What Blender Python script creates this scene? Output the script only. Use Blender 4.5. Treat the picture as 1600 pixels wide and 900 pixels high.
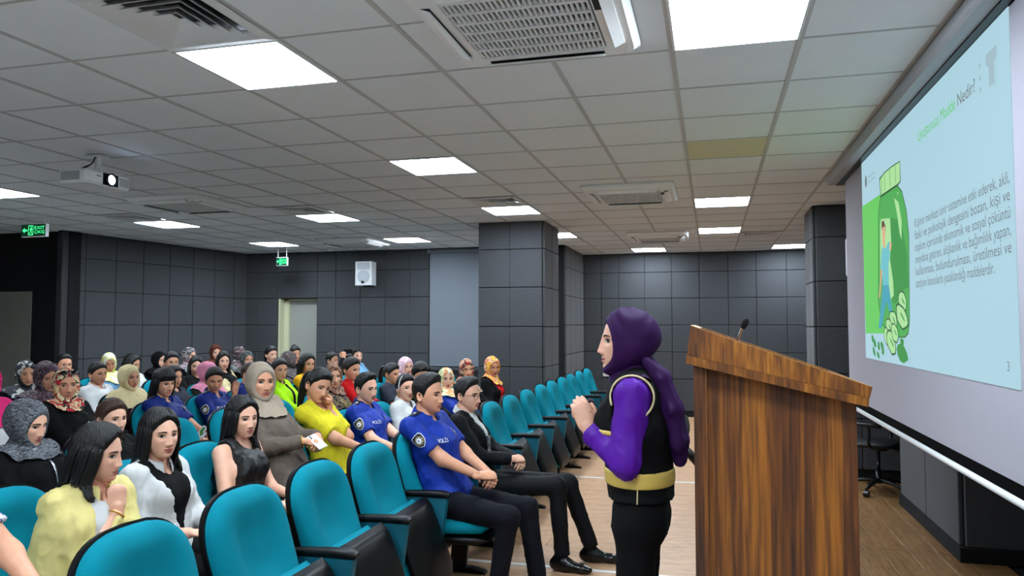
import bpy, math, random
import numpy as np
from mathutils import Vector

for o in list(bpy.data.objects):
    bpy.data.objects.remove(o, do_unlink=True)
SC = bpy.context.scene
COL = SC.collection
rnd = random.Random(7)

# ------------------------------------------------------------------ camera
CAM_H = 1.62
DZ = 0.07                      # everything hung from walls and ceiling was measured for a 1.55 m eye height
FPX = 1170.0
YAW = math.radians(14.9)
PIT = math.atan(58 / 1170.0)
cd = bpy.data.cameras.new('camera')
cd.sensor_width = 36.0
cd.lens = FPX / 1600.0 * 36.0
cd.clip_start = 0.05
cam = bpy.data.objects.new('camera', cd)
COL.objects.link(cam)
cam.location = (0, 0, CAM_H)
cam.rotation_euler = (math.pi / 2 + PIT, 0, YAW)
SC.camera = cam

# ------------------------------------------------------------------ world, exposure, ceiling light strength
w = bpy.data.worlds.new('world')
SC.world = w
w.use_nodes = True
w.node_tree.nodes['Background'].inputs[0].default_value = (0.5, 0.55, 0.6, 1)
w.node_tree.nodes['Background'].inputs[1].default_value = 0.02
SC.view_settings.view_transform = 'Standard'
SC.view_settings.look = 'None'
SC.view_settings.gamma = 1.0
SC.view_settings.use_curve_mapping = False
SC.view_settings.exposure = 1.05
PANEL_STRENGTH = 25.0
SLIDE_STRENGTH = 2 ** -1.12

def ray(u, v):
    x = (u - 800) / FPX; z = -(v - 450) / FPX; y = 1.0
    y2 = y * math.cos(PIT) - z * math.sin(PIT); z2 = y * math.sin(PIT) + z * math.cos(PIT)
    c, s = math.cos(YAW), math.sin(YAW)
    return np.array([x * c - y2 * s, x * s + y2 * c, z2])
def at_x(u, v, x):
    r = ray(u, v); p = r * (x / r[0]); p[2] += CAM_H; return p

# ------------------------------------------------------------------ materials
def lin(c):
    return tuple(((v / 255.0) / 12.92 if v / 255.0 <= 0.04045 else ((v / 255.0 + 0.055) / 1.055) ** 2.4) for v in c) + (1.0,)
MATS = {}
def nd(nt, t, **k):
    n = nt.nodes.new(t)
    for a, b in k.items(): setattr(n, a, b)
    return n
def mat(name, rgb, rough=0.6, bump=0.0, bscale=200.0, metal=0.0, spec=0.4, var=0.0, vscale=6.0, emit=None, estr=0.0, sheen=0.0, stretch=None):
    if name in MATS: return MATS[name]
    m = bpy.data.materials.new(name); m.use_nodes = True
    nt = m.node_tree; b = nt.nodes['Principled BSDF']
    col = lin(rgb)
    b.inputs['Base Color'].default_value = col
    b.inputs['Roughness'].default_value = rough
    b.inputs['Metallic'].default_value = metal
    b.inputs['Specular IOR Level'].default_value = spec
    if sheen: b.inputs['Sheen Weight'].default_value = sheen
    tc = None
    if bump or var:
        tc = nd(nt, 'ShaderNodeTexCoord')
        src = tc.outputs['Object']
        if stretch:
            mp = nd(nt, 'ShaderNodeMapping'); mp.inputs['Scale'].default_value = stretch
            nt.links.new(src, mp.inputs[0]); src = mp.outputs[0]
    if var:
        n = nd(nt, 'ShaderNodeTexNoise'); n.inputs['Scale'].default_value = vscale; n.inputs['Detail'].default_value = 4
        nt.links.new(src, n.inputs['Vector'])
        r = nd(nt, 'ShaderNodeMapRange'); r.inputs[1].default_value = 0.3; r.inputs[2].default_value = 0.7
        r.inputs[3].default_value = 1 - var; r.inputs[4].default_value = 1 + var
        nt.links.new(n.outputs[0], r.inputs[0])
        mx = nd(nt, 'ShaderNodeVectorMath', operation='SCALE'); mx.inputs[0].default_value = col[:3]
        nt.links.new(r.outputs[0], mx.inputs['Scale'])
        nt.links.new(mx.outputs[0], b.inputs['Base Color'])
    if bump:
        n = nd(nt, 'ShaderNodeTexNoise'); n.inputs['Scale'].default_value = bscale; n.inputs['Detail'].default_value = 3
        nt.links.new(src, n.inputs['Vector'])
        bp = nd(nt, 'ShaderNodeBump'); bp.inputs['Strength'].default_value = bump; bp.inputs['Distance'].default_value = 0.01
        nt.links.new(n.outputs[0], bp.inputs['Height']); nt.links.new(bp.outputs[0], b.inputs['Normal'])
    if emit is not None:
        b.inputs['Emission Color'].default_value = lin(emit); b.inputs['Emission Strength'].default_value = estr
    MATS[name] = m
    return m
def pattern(name, cols, scale=35.0, rough=0.75, kind='noise', stretch=(1, 1, 1)):
    """printed cloth: blotches of the given colours"""
    if name in MATS: return MATS[name]
    m = bpy.data.materials.new(name); m.use_nodes = True
    nt = m.node_tree; b = nt.nodes['Principled BSDF']; b.inputs['Roughness'].default_value = rough
    tc = nd(nt, 'ShaderNodeTexCoord'); mp = nd(nt, 'ShaderNodeMapping'); mp.inputs['Scale'].default_value = stretch
    nt.links.new(tc.outputs['Object'], mp.inputs[0])
    if kind == 'noise':
        n = nd(nt, 'ShaderNodeTexNoise'); n.inputs['Scale'].default_value = scale; n.inputs['Detail'].default_value = 2.5; n.inputs['Distortion'].default_value = 0.8
        out = n.outputs[0]; lo, hi = 0.32, 0.68
    else:
        n = nd(nt, 'ShaderNodeTexVoronoi'); n.inputs['Scale'].default_value = scale
        out = n.outputs['Distance']; lo, hi = 0.1, 0.75
    nt.links.new(mp.outputs[0], n.inputs['Vector'])
    r = nd(nt, 'ShaderNodeValToRGB'); r.color_ramp.interpolation = 'CONSTANT'
    els = r.color_ramp.elements
    k = len(cols)
    els[0].position = 0.0; els[0].color = lin(cols[0])
    els[1].position = lo + (hi - lo) / k; els[1].color = lin(cols[1])
    for i in range(2, k):
        e = els.new(lo + (hi - lo) * i / k); e.color = lin(cols[i])
    nt.links.new(out, r.inputs[0]); nt.links.new(r.outputs[0], b.inputs['Base Color'])
    MATS[name] = m
    return m
def wood(name, c1, c2, c3, stretch, rough=0.4, scale=5.0, bump=0.12):
    if name in MATS: return MATS[name]
    m = bpy.data.materials.new(name); m.use_nodes = True
    nt = m.node_tree; b = nt.nodes['Principled BSDF']; b.inputs['Roughness'].default_value = rough
    tc = nd(nt, 'ShaderNodeTexCoord'); mp = nd(nt, 'ShaderNodeMapping'); mp.inputs['Scale'].default_value = stretch
    oi = nd(nt, 'ShaderNodeObjectInfo'); ad = nd(nt, 'ShaderNodeVectorMath', operation='ADD')
    sc = nd(nt, 'ShaderNodeMath', operation='MULTIPLY'); sc.inputs[1].default_value = 37.0
    nt.links.new(oi.outputs['Random'], sc.inputs[0])
    nt.links.new(tc.outputs['Object'], mp.inputs[0]); nt.links.new(mp.outputs[0], ad.inputs[0]); nt.links.new(sc.outputs[0], ad.inputs[1])
    n = nd(nt, 'ShaderNodeTexNoise'); n.inputs['Scale'].default_value = scale; n.inputs['Detail'].default_value = 8; n.inputs['Distortion'].default_value = 0.6; n.inputs['Roughness'].default_value = 0.62
    n2 = nd(nt, 'ShaderNodeTexNoise'); n2.inputs['Scale'].default_value = scale * 6; n2.inputs['Detail'].default_value = 4
    nt.links.new(ad.outputs[0], n.inputs['Vector']); nt.links.new(ad.outputs[0], n2.inputs['Vector'])
    mx0 = nd(nt, 'ShaderNodeMath', operation='MULTIPLY_ADD'); mx0.inputs[1].default_value = 0.35
    nt.links.new(n2.outputs[0], mx0.inputs[0])
    mm = nd(nt, 'ShaderNodeMath', operation='MULTIPLY'); mm.inputs[1].default_value = 0.65
    nt.links.new(n.outputs[0], mm.inputs[0]); nt.links.new(mm.outputs[0], mx0.inputs[2])
    r = nd(nt, 'ShaderNodeValToRGB'); e = r.color_ramp.elements
    e[0].position = 0.36; e[0].color = lin(c1); e[1].position = 0.62; e[1].color = lin(c3)
    k = e.new(0.49); k.color = lin(c2)
    nt.links.new(mx0.outputs[0], r.inputs[0]); nt.links.new(r.outputs[0], b.inputs['Base Color'])
    bp = nd(nt, 'ShaderNodeBump'); bp.inputs['Strength'].default_value = bump; bp.inputs['Distance'].default_value = 0.005
    nt.links.new(mx0.outputs[0], bp.inputs['Height']); nt.links.new(bp.outputs[0], b.inputs['Normal'])
    MATS[name] = m
    return m
def skin(name, rgb, lip=(165, 85, 80)):
    if name in MATS: return MATS[name]
    m = bpy.data.materials.new(name); m.use_nodes = True
    nt = m.node_tree; b = nt.nodes['Principled BSDF']; b.inputs['Roughness'].default_value = 0.5
    b.inputs['Subsurface Weight'].default_value = 0.08; b.inputs['Subsurface Radius'].default_value = (0.02, 0.008, 0.004); b.inputs['Subsurface Scale'].default_value = 0.3
    at = nd(nt, 'ShaderNodeAttribute', attribute_name='lip')
    mx = nd(nt, 'ShaderNodeMix', data_type='RGBA')
    tc = nd(nt, 'ShaderNodeTexCoord'); n = nd(nt, 'ShaderNodeTexNoise'); n.inputs['Scale'].default_value = 22; n.inputs['Detail'].default_value = 3
    nt.links.new(tc.outputs['Object'], n.inputs['Vector'])
    m2 = nd(nt, 'ShaderNodeMix', data_type='RGBA')
    c = lin(rgb)
    m2.inputs['A'].default_value = (c[0] * 0.86, c[1] * 0.76, c[2] * 0.74, 1); m2.inputs['B'].default_value = (min(1, c[0] * 1.1), c[1] * 1.1, c[2] * 1.08, 1)
    nt.links.new(n.outputs[0], m2.inputs['Factor'])
    nt.links.new(at.outputs['Fac'], mx.inputs['Factor']); nt.links.new(m2.outputs['Result'], mx.inputs['A'])
    mx.inputs['B'].default_value = lin(lip)
    nt.links.new(mx.outputs['Result'], b.inputs['Base Color'])
    MATS[name] = m
    return m

# ------------------------------------------------------------------ mesh helpers
def as_quads(F): return np.asarray(F, dtype=np.int32).reshape(-1, np.asarray(F).shape[-1])
class MB:
    """collects vertex / face blocks for one mesh; a face block is an (n,3) or (n,4) array or a list of polygons"""
    def __init__(s): s.V = []; s.B = []; s.n = 0; s.A = []
    def add(s, V, F, mi=0, attr=None):
        V = np.asarray(V, dtype=np.float64).reshape(-1, 3)
        if isinstance(F, np.ndarray): F = F + s.n
        else: F = [[i + s.n for i in f] for f in F]
        s.V.append(V); s.B.append((F, mi)); s.n += len(V)
        s.A.append(np.zeros(len(V)) if attr is None else attr)
        return s
    def box(s, lo, hi, bev=0.0, mi=0):
        V, F = chamfer(lo, hi, bev); return s.add(V, F, mi)
    def mesh(s, name, mats, smooth=True, attr=None):
        me = bpy.data.meshes.new(name)
        V = np.concatenate(s.V) if s.V else np.zeros((0, 3))
        loops = []; starts = []; mis = []; pos = 0
        for F, mi in s.B:
            if isinstance(F, np.ndarray):
                if len(F) == 0: continue
                k = F.shape[1]; loops.append(F.reshape(-1)); starts.append(pos + np.arange(len(F)) * k); pos += F.size; mis.append(np.full(len(F), mi))
            else:
                for f in F:
                    loops.append(np.array(f)); starts.append(np.array([pos])); pos += len(f); mis.append(np.array([mi]))
        L = np.concatenate(loops).astype(np.int32); S = np.concatenate(starts).astype(np.int32); M = np.concatenate(mis).astype(np.int32)
        me.vertices.add(len(V)); me.vertices.foreach_set('co', V.astype(np.float32).ravel())
        me.loops.add(len(L)); me.loops.foreach_set('vertex_index', L)
        me.polygons.add(len(S)); me.polygons.foreach_set('loop_start', S)
        me.polygons.foreach_set('material_index', M)
        me.polygons.foreach_set('use_smooth', np.full(len(S), smooth))
        for m in (mats if isinstance(mats, (list, tuple)) else [mats]): me.materials.append(m)
        if attr:
            a = me.attributes.new(attr, 'FLOAT', 'POINT'); a.data.foreach_set('value', np.concatenate(s.A).astype(np.float32))
        me.update(calc_edges=True); me.validate()
        return me
    def obj(s, name, mats, parent=None, smooth=True, loc=None, attr=None):
        return link(name, s.mesh(name, mats, smooth, attr), parent, loc)
def link(name, me, parent=None, loc=None, rot=None):
    o = bpy.data.objects.new(name, me); COL.objects.link(o)
    if parent is not None: o.parent = parent
    if loc is not None: o.location = loc
    if rot is not None: o.rotation_euler = rot
    return o
def thing(name, label, cat, loc=(0, 0, 0), rotz=0.0, group=None):
    o = link(name, None, None, loc, (0, 0, rotz)); o.empty_display_size = 0.1
    return tag(o, label, cat, group)
def tag(o, label, cat, group=None):
    o['label'] = label; o['category'] = cat
    if group: o['group'] = group
    return o
def struct(o, label=None, cat=None):
    o['kind'] = 'structure'
    if label: o['label'] = label
    if cat: o['category'] = cat
    return o
def chamfer(lo, hi, b=0.0):
    lo = np.array(lo, float); hi = np.array(hi, float)
    if b <= 0:
        V = np.array([[(lo, hi)[i][0], (lo, hi)[j][1], (lo, hi)[k][2]] for i in (0, 1) for j in (0, 1) for k in (0, 1)])
        F = np.array([[0, 1, 3, 2], [4, 6, 7, 5], [0, 4, 5, 1], [2, 3, 7, 6], [0, 2, 6, 4], [1, 5, 7, 3]])
        return V, F
    b = min(b, 0.49 * (hi - lo).min())
    V = []; ix = {}
    for i in (0, 1):
        for j in (0, 1):
            for k in (0, 1):
                c = np.array([(lo, hi)[i][0], (lo, hi)[j][1], (lo, hi)[k][2]])
                sg = np.array([1 - 2 * i, 1 - 2 * j, 1 - 2 * k])
                for a in range(3):
                    p = c + sg * b; p[a] = c[a]
                    ix[(i, j, k, a)] = len(V); V.append(p)
    F = []
    def c(*t): return ix[t]
    for s_ in (0, 1):
        f = [c(s_, 0, 0, 0), c(s_, 1, 0, 0), c(s_, 1, 1, 0), c(s_, 0, 1, 0)]; F.append(f if s_ else f[::-1])
        f = [c(0, s_, 0, 1), c(0, s_, 1, 1), c(1, s_, 1, 1), c(1, s_, 0, 1)]; F.append(f if s_ else f[::-1])
        f = [c(0, 0, s_, 2), c(1, 0, s_, 2), c(1, 1, s_, 2), c(0, 1, s_, 2)]; F.append(f if s_ else f[::-1])
    for a, bb, cc in ((0, 1, 2), (1, 2, 0), (2, 0, 1)):        # edges run along axis cc
        for p in (0, 1):
            for q in (0, 1):
                def key(t, ax):
                    d = [0, 0, 0]; d[a] = p; d[bb] = q; d[cc] = t; return ix[(d[0], d[1], d[2], ax)]
                f = [key(0, a), key(0, bb), key(1, bb), key(1, a)]
                F.append(f if (p + q) % 2 else f[::-1])
    for i in (0, 1):
        for j in (0, 1):
            for k in (0, 1):
                f = [ix[(i, j, k, 0)], ix[(i, j, k, 1)], ix[(i, j, k, 2)]]
                F.append(f if (i + j + k) % 2 else f[::-1])
    return np.array(V), F
def boxobj(name, lo, hi, m, parent=None, bev=0.0):
    return MB().box(lo, hi, bev).obj(name, m, parent, smooth=False)
def gridf(nu, nv, wrap=False):
    """faces of a grid of nv rows of nu vertices"""
    i = np.arange(nu if wrap else nu - 1); j = np.arange(nv - 1)
    I, J = np.meshgrid(i, j); I = I.ravel(); J = J.ravel(); I2 = (I + 1) % nu
    return np.stack([J * nu + I, J * nu + I2, (J + 1) * nu + I2, (J + 1) * nu + I], 1)
def catmull(P, n):
    P = np.asarray(P, float); Q = np.vstack([2 * P[0] - P[1], P, 2 * P[-1] - P[-2]])
    out = []
    for s_ in np.linspace(0, len(P) - 1, n):
        i = min(int(s_), len(P) - 2); t = s_ - i
        a, b, c, d = Q[i], Q[i + 1], Q[i + 2], Q[i + 3]
        out.append(0.5 * ((2 * b) + (-a + c) * t + (2 * a - 5 * b + 4 * c - d) * t * t + (-a + 3 * b - 3 * c + d) * t ** 3))
    return np.array(out)
def tube(P, R, seg=8, n=None, flat=1.0, up=None, caps=True):
    """tube along a path; R scalar or one radius per control point; flat squashes the second axis"""
    P = np.asarray(P, float)
    R = np.full(len(P), R, float) if np.isscalar(R) else np.asarray(R, float)
    if n:
        Rr = np.interp(np.linspace(0, len(P) - 1, n), np.arange(len(P)), R); P = catmull(P, n); R = Rr
    T = np.gradient(P, axis=0); T /= np.linalg.norm(T, axis=1)[:, None] + 1e-12
    u = np.array(up if up is not None else ((0, 0, 1) if abs(T[0][2]) < 0.9 else (1, 0, 0)), float)
    V = []
    a = np.linspace(0, 2 * math.pi, seg, endpoint=False)
    for p, t, r in zip(P, T, R):
        u = u - t * u.dot(t); u /= np.linalg.norm(u) + 1e-12
        v = np.cross(t, u)
        V.append(p + r * (np.cos(a)[:, None] * v + flat * np.sin(a)[:, None] * u))
    V = np.concatenate(V); F = [f for f in gridf(seg, len(P), True).tolist()]
    if caps:
        F.append(list(range(seg))[::-1]); F.append(list(range((len(P) - 1) * seg, len(P) * seg)))
    return V, F
def prism(poly, a0, a1, axis=1):
    """extrude a polygon (list of 2-D points) along an axis; the 2-D axes are the other two in order"""
    n = len(poly); V = []
    for t in (a0, a1):
        for p in poly:
            q = [0, 0, 0]; o = [i for i in range(3) if i != axis]; q[o[0]] = p[0]; q[o[1]] = p[1]; q[axis] = t; V.append(q)
    F = [list(range(n))[::-1], list(range(n, 2 * n))] + [[i, (i + 1) % n, n + (i + 1) % n, n + i] for i in range(n)]
    ar = sum(poly[i][0] * poly[(i + 1) % n][1] - poly[(i + 1) % n][0] * poly[i][1] for i in range(n))
    flip = (ar < 0) != (axis == 1)
    if flip: F = [f[::-1] for f in F]
    return np.array(V, float), F
def lathe(prof, seg=16, c=(0, 0, 0)):
    a = np.linspace(0, 2 * math.pi, seg, endpoint=False); V = []
    for r, z in prof: V.append(np.stack([r * np.cos(a), r * np.sin(a), np.full(seg, z)], 1))
    return np.concatenate(V) + np.array(c), gridf(seg, len(prof), True)
def textmesh(s, size, align='LEFT'):
    """flat lettering as vertices and faces in the xy plane"""
    cu = bpy.data.curves.new('t', 'FONT'); cu.body = s; cu.size = size; cu.align_x = align; cu.resolution_u = 3
    ob = bpy.data.objects.new('t', cu); COL.objects.link(ob)
    dg = bpy.context.evaluated_depsgraph_get(); me = bpy.data.meshes.new_from_object(ob.evaluated_get(dg))
    V = np.array([v.co[:] for v in me.vertices]); F = [list(p.vertices) for p in me.polygons]
    bpy.data.objects.remove(ob); bpy.data.curves.remove(cu); bpy.data.meshes.remove(me)
    return V, F
def copy_parts(parts, parent):
    for name, me in parts: link(name, me, parent)
# ------------------------------------------------------------------ room materials
M_ceil = mat('ceiling_tile_mineral', (232, 236, 238), 0.9, 0.25, 60, var=0.03, vscale=2)
M_stain = mat('ceiling_tile_stained', (216, 208, 176), 0.9, 0.25, 60)
M_grid = mat('ceiling_grid_metal', (190, 190, 188), 0.5)
M_panel = mat('acoustic_panel_felt', (64, 66, 69), 0.95, 0.6, 260, var=0.12, vscale=40, sheen=0.2)
M_back = mat('wall_joint_dark', (14, 15, 17), 0.9)
M_dark = mat('dark_paint', (14, 14, 16), 0.9)
M_white = mat('white_plastic', (225, 226, 226), 0.4)
M_black = mat('black_plastic', (12, 12, 13), 0.35)
M_led = mat('led_diffuser', (255, 255, 255), 0.5, emit=(226, 241, 255), estr=PANEL_STRENGTH)
M_plain = mat('plain_wall_paint', (150, 150, 148), 0.9)
M_door = mat('door_grey_green', (158, 160, 150), 0.6)
M_jamb = mat('door_jamb_cream', (205, 205, 170), 0.6)
M_floorA = wood('pale_oak_laminate', (165, 122, 88), (190, 148, 112), (208, 168, 130), (2.0, 14, 1), 0.38, 3.0, 0.05)
M_floorB = wood('brown_oak_laminate', (96, 66, 38), (134, 98, 60), (160, 122, 80), (14, 1.6, 1), 0.38, 3.0, 0.06)
CZ = 2.85 + DZ; ZJ = [0.10, 0.66, 1.14, 1.62, 2.10, 2.57, CZ]
GX, GY, PX, PY = -0.165, 2.95, 0.573, 0.61

# ------------------------------------------------------------------ floor
fl = struct(boxobj('floor', (-11, -4, -0.1), (2.4, 14.2, -0.012), M_back))
y = -0.9; k = 0
while y < 13.6:                       # pale boards run along x in front of the front row
    yy = y + 0.193
    x0 = -2.0
    me = MB().box((-0.6, 0, -0.012), (0.6, 0.191, 0), 0.0015).mesh('floor_plank', M_floorA, False) if k == 0 else me
    x = -2.25 + (0.45 if k % 2 else 0)
    while x < 0.6:
        if y > 2.5: link('floor_plank', me, fl, (x, y, 0))
        x += 1.202
    y = yy; k += 1
me = MB().box((0, -0.7, -0.012), (0.184, 0.698, 0.0008), 0.003).mesh('floor_plank', M_floorB, False)
for i in range(8):                    # brown boards run along y under the screen
    for j in range(5):
        yy = 3.9 + j * 1.402 + (0.7 if i % 2 else 0)
        link('floor_plank', me, fl, (0.405 + i * 0.188 + 0.0, yy, 0))
s = MB().box((-11, -4, -0.012), (-2.86, 13.7, -0.001)); s.box((-2.86, -4, -0.012), (2.4, 2.28, -0.001)); s.obj('floor_laminate', mat('floor_under_seats', (196, 190, 182), .5, var=.08, vscale=3), fl, False)
for n, yy in ((1, 8.0), (2, 5.0)):
    o = boxobj('floor_strip', (-2.3, yy - 0.017, 0), (0.40, yy + 0.017, 0.004), M_white, fl)

# ------------------------------------------------------------------ ceiling
ce = struct(boxobj('ceiling', (-11, -4, CZ + 0.02), (2.4, 14.2, CZ + 0.12), M_plain))
LIGHTS = [(-4, 0), (0, 0), (-4, 4), (-12, 4), (0, 8), (-4, 8), (-8, 8), (-12, 8), (0, 12), (-4, 12), (-8, 12), (-12, 12), (-2, 16), (2, 16),
          (-4, -4), (0, -4), (-4, -8), (0, -8)]
LLAB = ['square LED ceiling panel beside the large louvred diffuser, above the projector side', 'large square LED ceiling panel at the top edge, nearest the screen',
        'square LED ceiling panel alone at the middle of the ceiling', 'square LED ceiling panel cut by the left edge above the exit sign',
        'square LED ceiling panel right of the wall-side ceiling air conditioner, nearer of the pair', 'square LED ceiling panel in front of the panelled column',
        'square LED ceiling panel in the third row, above the small green exit sign', 'square LED ceiling panel below the white projector',
        'square LED ceiling panel right of the farthest air conditioner, farther of the pair', 'square LED ceiling panel half hidden behind the panelled column',
        'square LED ceiling panel near the blind, above the wall loudspeaker', 'square LED ceiling panel far back, directly over the small hanging exit sign',
        'square LED ceiling panel against the back wall below the farthest air conditioner', 'square LED ceiling panel at the back wall beside the dark column']
tiles_led = {}
for i, (a, b) in enumerate(LIGHTS):
    tiles_led[(a, b)] = i
DIFF = [(-4, -1), (-4, 7), (-8, 7), (-12, 7), (1, 13)]
ACS = [(-0.725, 2.98), (-0.74, 7.30), (-0.72, 10.95), (-5.31, 6.70), (-5.32, 10.5)]
ACL = ['large white ceiling cassette air conditioner at the top edge with a slotted grille', 'white ceiling cassette air conditioner in the middle distance left of a light pair',
       'smallest white ceiling cassette air conditioner near the back wall', 'white ceiling cassette air conditioner behind the projector', 'white ceiling cassette air conditioner by the wall loudspeaker']
tm = {}
for key, m in (('n', M_ceil), ('s', M_stain)):
    tm[key] = MB().box((0.004, 0.004, 0), (PX - 0.004, PY - 0.004, 0.015), 0.002).mesh('ceiling_tile', m, False)
ks = range(-18, 5); js = range(-11, 18)
cand = []
for a in ks:
    for b in js:
        if (a, b) in tiles_led or (a, b) in DIFF: continue
        cx, cy = GX + (a + .5) * PX, GY + (b + .5) * PY
        if cx < -10.9 or cx > 2.3: continue
        xc = cx * math.cos(YAW) + cy * math.sin(YAW); yc = -cx * math.sin(YAW) + cy * math.cos(YAW)
        vis = yc > 1.5 and abs(xc) < 0.75 * yc + 0.5
        cand.append((0 if vis else 1, cx * cx + cy * cy, a, b))
cand.sort()
st = np.array([[(1.31 * r) for r in ray(1135, 231) / ray(1135, 231)[2]]])[0]
sa, sb = math.floor((st[0] - GX) / PX), math.floor((st[1] - GY) / PY)
rest = MB()
for i, (vv, d, a, b) in enumerate(cand):
    x, y = GX + a * PX, GY + b * PY
    if i < 300:
        o = link('ceiling_tile', tm['s' if (a, b) == (sa, sb) else 'n'], ce, (x, y, CZ + rnd.uniform(0, 0.002)))
    else:
        rest.box((x + .004, y + .004, CZ), (x + PX - .004, y + PY - .004, CZ + .015))
o = rest.obj('ceiling_tile_field', M_ceil, ce, False); o['kind'] = 'stuff'
for a in range(-18, 6):
    boxobj('grid_bar', (GX + a * PX - 0.012, -3.9, CZ - 0.004), (GX + a * PX + 0.012, 13.7, CZ + 0.003), M_grid, ce)
gm = MB().box((-10.9, -0.006, CZ - 0.003), (2.2, 0.006, CZ + 0.003)).mesh('grid_bar', M_grid, False)
for b in range(-11, 19):
    link('grid_bar', gm, ce, (0, GY + b * PY, 0))
# LED panels
fm = MB()
for lo, hi in (((0.006, 0.006), (PX - .006, 0.018)), ((0.006, PY - .018), (PX - .006, PY - .006)), ((0.006, 0.018), (0.018, PY - .018)), ((PX - .018, 0.018), (PX - .006, PY - .018))):
    fm.box((lo[0], lo[1], -0.006), (hi[0], hi[1], 0.012))
fm = fm.mesh('frame', M_white, False); dm = MB().box((.018, .018, -0.002), (PX - .018, PY - .018, 0.008)).mesh('diffuser', M_led, False)
for i, (a, b) in enumerate(LIGHTS):
    t = thing('ceiling_light', LLAB[i] if i < len(LLAB) else 'square LED ceiling panel out of view behind the photographer', 'light', (GX + a * PX, GY + b * PY, CZ - 0.004), 0, 'LED ceiling panels')
    link('frame', fm, t); link('diffuser', dm, t)
# louvred diffusers
dlab = ['large square louvred ceiling air diffuser at the top left corner', 'louvred ceiling air diffuser in front of the panelled column', 'louvred ceiling air diffuser above the lamp by the wall loudspeaker', 'louvred ceiling air diffuser right under the projector', 'small flat ceiling vent near the dark column at the back']
def ringbox(x0, y0, x1, y1, wd, z0, z1, dz=0.0):
    mb = MB()
    o_ = np.array([[x0, y0, z0], [x1, y0, z0], [x1, y1, z0], [x0, y1, z0]]); i_ = np.array([[x0 + wd, y0 + wd, z1], [x1 - wd, y0 + wd, z1], [x1 - wd, y1 - wd, z1], [x0 + wd, y1 - wd, z1]])
    th = np.array([0, 0, 0.003])
    V = np.concatenate([o_, i_, i_ + th, o_ + th])
    F = []
    for r in range(4):
        for k in range(4): F.append([r * 4 + k, ((r + 1) % 4) * 4 + k, ((r + 1) % 4) * 4 + (k + 1) % 4, r * 4 + (k + 1) % 4])
    return mb.add(V, F)
lv = []
for k in range(5):
    e = 0.05 + k * 0.045
    lv.append(ringbox(e, e, PX - e, PY - e, 0.036, -0.014 + 0.002, 0.018, 0).mesh('louvre', M_white, False))
dfr = ringbox(0.004, 0.004, PX - .004, PY - .004, 0.045, -0.006, -0.012).mesh('frame', M_white, False)
dbk = MB().box((0.03, 0.03, 0.024), (PX - .03, PY - .03, 0.03)).mesh('duct', M_black, False)
for i, (a, b) in enumerate(DIFF):
    t = thing('air_diffuser', dlab[i], 'air vent', (GX + a * PX, GY + b * PY, CZ - 0.005), 0, 'ceiling air diffusers')
    link('frame', dfr, t); link('duct', dbk, t)
    for m_ in lv: link('louvre', m_, t)
# air conditioners
M_acw = mat('ac_white', (240, 241, 240), 0.4); M_acd = mat('ac_dark', (18, 20, 22), 0.6); M_acg = mat('ac_grille', (225, 226, 226), 0.45)
def rrect(hx, hy, r, n=5):
    P = []
    for cx, cy, a0 in ((hx - r, hy - r, 0), (-hx + r, hy - r, 90), (-hx + r, -hy + r, 180), (hx - r, -hy + r, 270)):
        for k in range(n + 1):
            a = math.radians(a0 + 90 * k / n); P.append((cx + r * math.cos(a), cy + r * math.sin(a)))
    return P
acb = MB()
L0 = [np.array([(x, y, z) for x, y in rrect(hx, hy, r)]) for hx, hy, r, z in ((.43, .46, .05, 0.0), (.43, .46, .05, -0.012), (.405, .435, .08, -0.03), (.29, .31, .02, -0.034))]
n_ = len(L0[0]); acb.add(np.concatenate(L0), gridf(n_, 4, True)[:, ::-1])
acbody = acb.mesh('housing', M_acw, False)
acback = MB().box((-.30, -.32, -0.022), (.30, .32, -0.012)).mesh('intake', M_acd, False)
acslat = MB().box((-.0055, -.30, -0.036), (.0055, .30, -0.026), 0.001).mesh('grille_slat', M_acg, False)
acrib = MB().box((-.285, -.010, -0.038), (.285, .010, -0.026), 0.001).mesh('grille_rib', M_acg, False)
grall = MB()
for k in range(27): grall.box((-.28 + k * .0215 - .0055, -.30, -0.036), (-.28 + k * .0215 + .0055, .30, -0.026))
for k in range(7): grall.box((-.285, -.30 + k * .1 - .008, -0.038), (.285, -.30 + k * .1 + .008, -0.026))
grall = grall.mesh('grille', M_acg, False)
flapx = MB(); V_, F_ = prism([(-.022, -.048), (.022, -.036), (.022, -.031), (-.022, -.042)], -.27, .27, 1); flapx.add(V_, F_); flapx = flapx.mesh('louvre_flap', M_acw, False)
slotx = MB().box((-.018, -.27, -0.0335), (.018, .27, -0.030)).mesh('air_slot', M_acd, False)
for i, (x, y) in enumerate(ACS):
    t = thing('ceiling_air_conditioner', ACL[i], 'air conditioner', (x, y, CZ - 0.003), 0, 'ceiling cassette air conditioners'); t.scale = (1, 1, 1.6)
    link('housing', acbody, t); link('intake', acback, t)
    if i == 0:
        for k in range(27): link('grille_slat', acslat, t, (-.28 + k * .0215, 0, 0))
        for k in range(7): link('grille_rib', acrib, t, (0, -.30 + k * .1, 0))
    else: link('grille', grall, t)
    for k in range(4):
        a = k * math.pi / 2; r = .352 if k % 2 == 0 else .378
        link('louvre_flap', flapx, t, (r * math.cos(a), r * math.sin(a), 0), (0, 0, a))
        link('air_slot', slotx, t, (r * math.cos(a), r * math.sin(a), 0), (0, 0, a))
    boxobj('display', (.297, -.2, -0.0362), (.325, -.1, -0.033), M_acd, t)
t = thing('smoke_detector', 'small round white smoke detector on the ceiling above the back wall', 'detector', (-6.2, 11.38, CZ - 0.004))
V_, F_ = lathe([(0.0, -.05), (.03, -.05), (.045, -.035), (.055, -.01), (.055, 0)], 16); MB().add(V_, F_).obj('housing', M_white, t)

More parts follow.
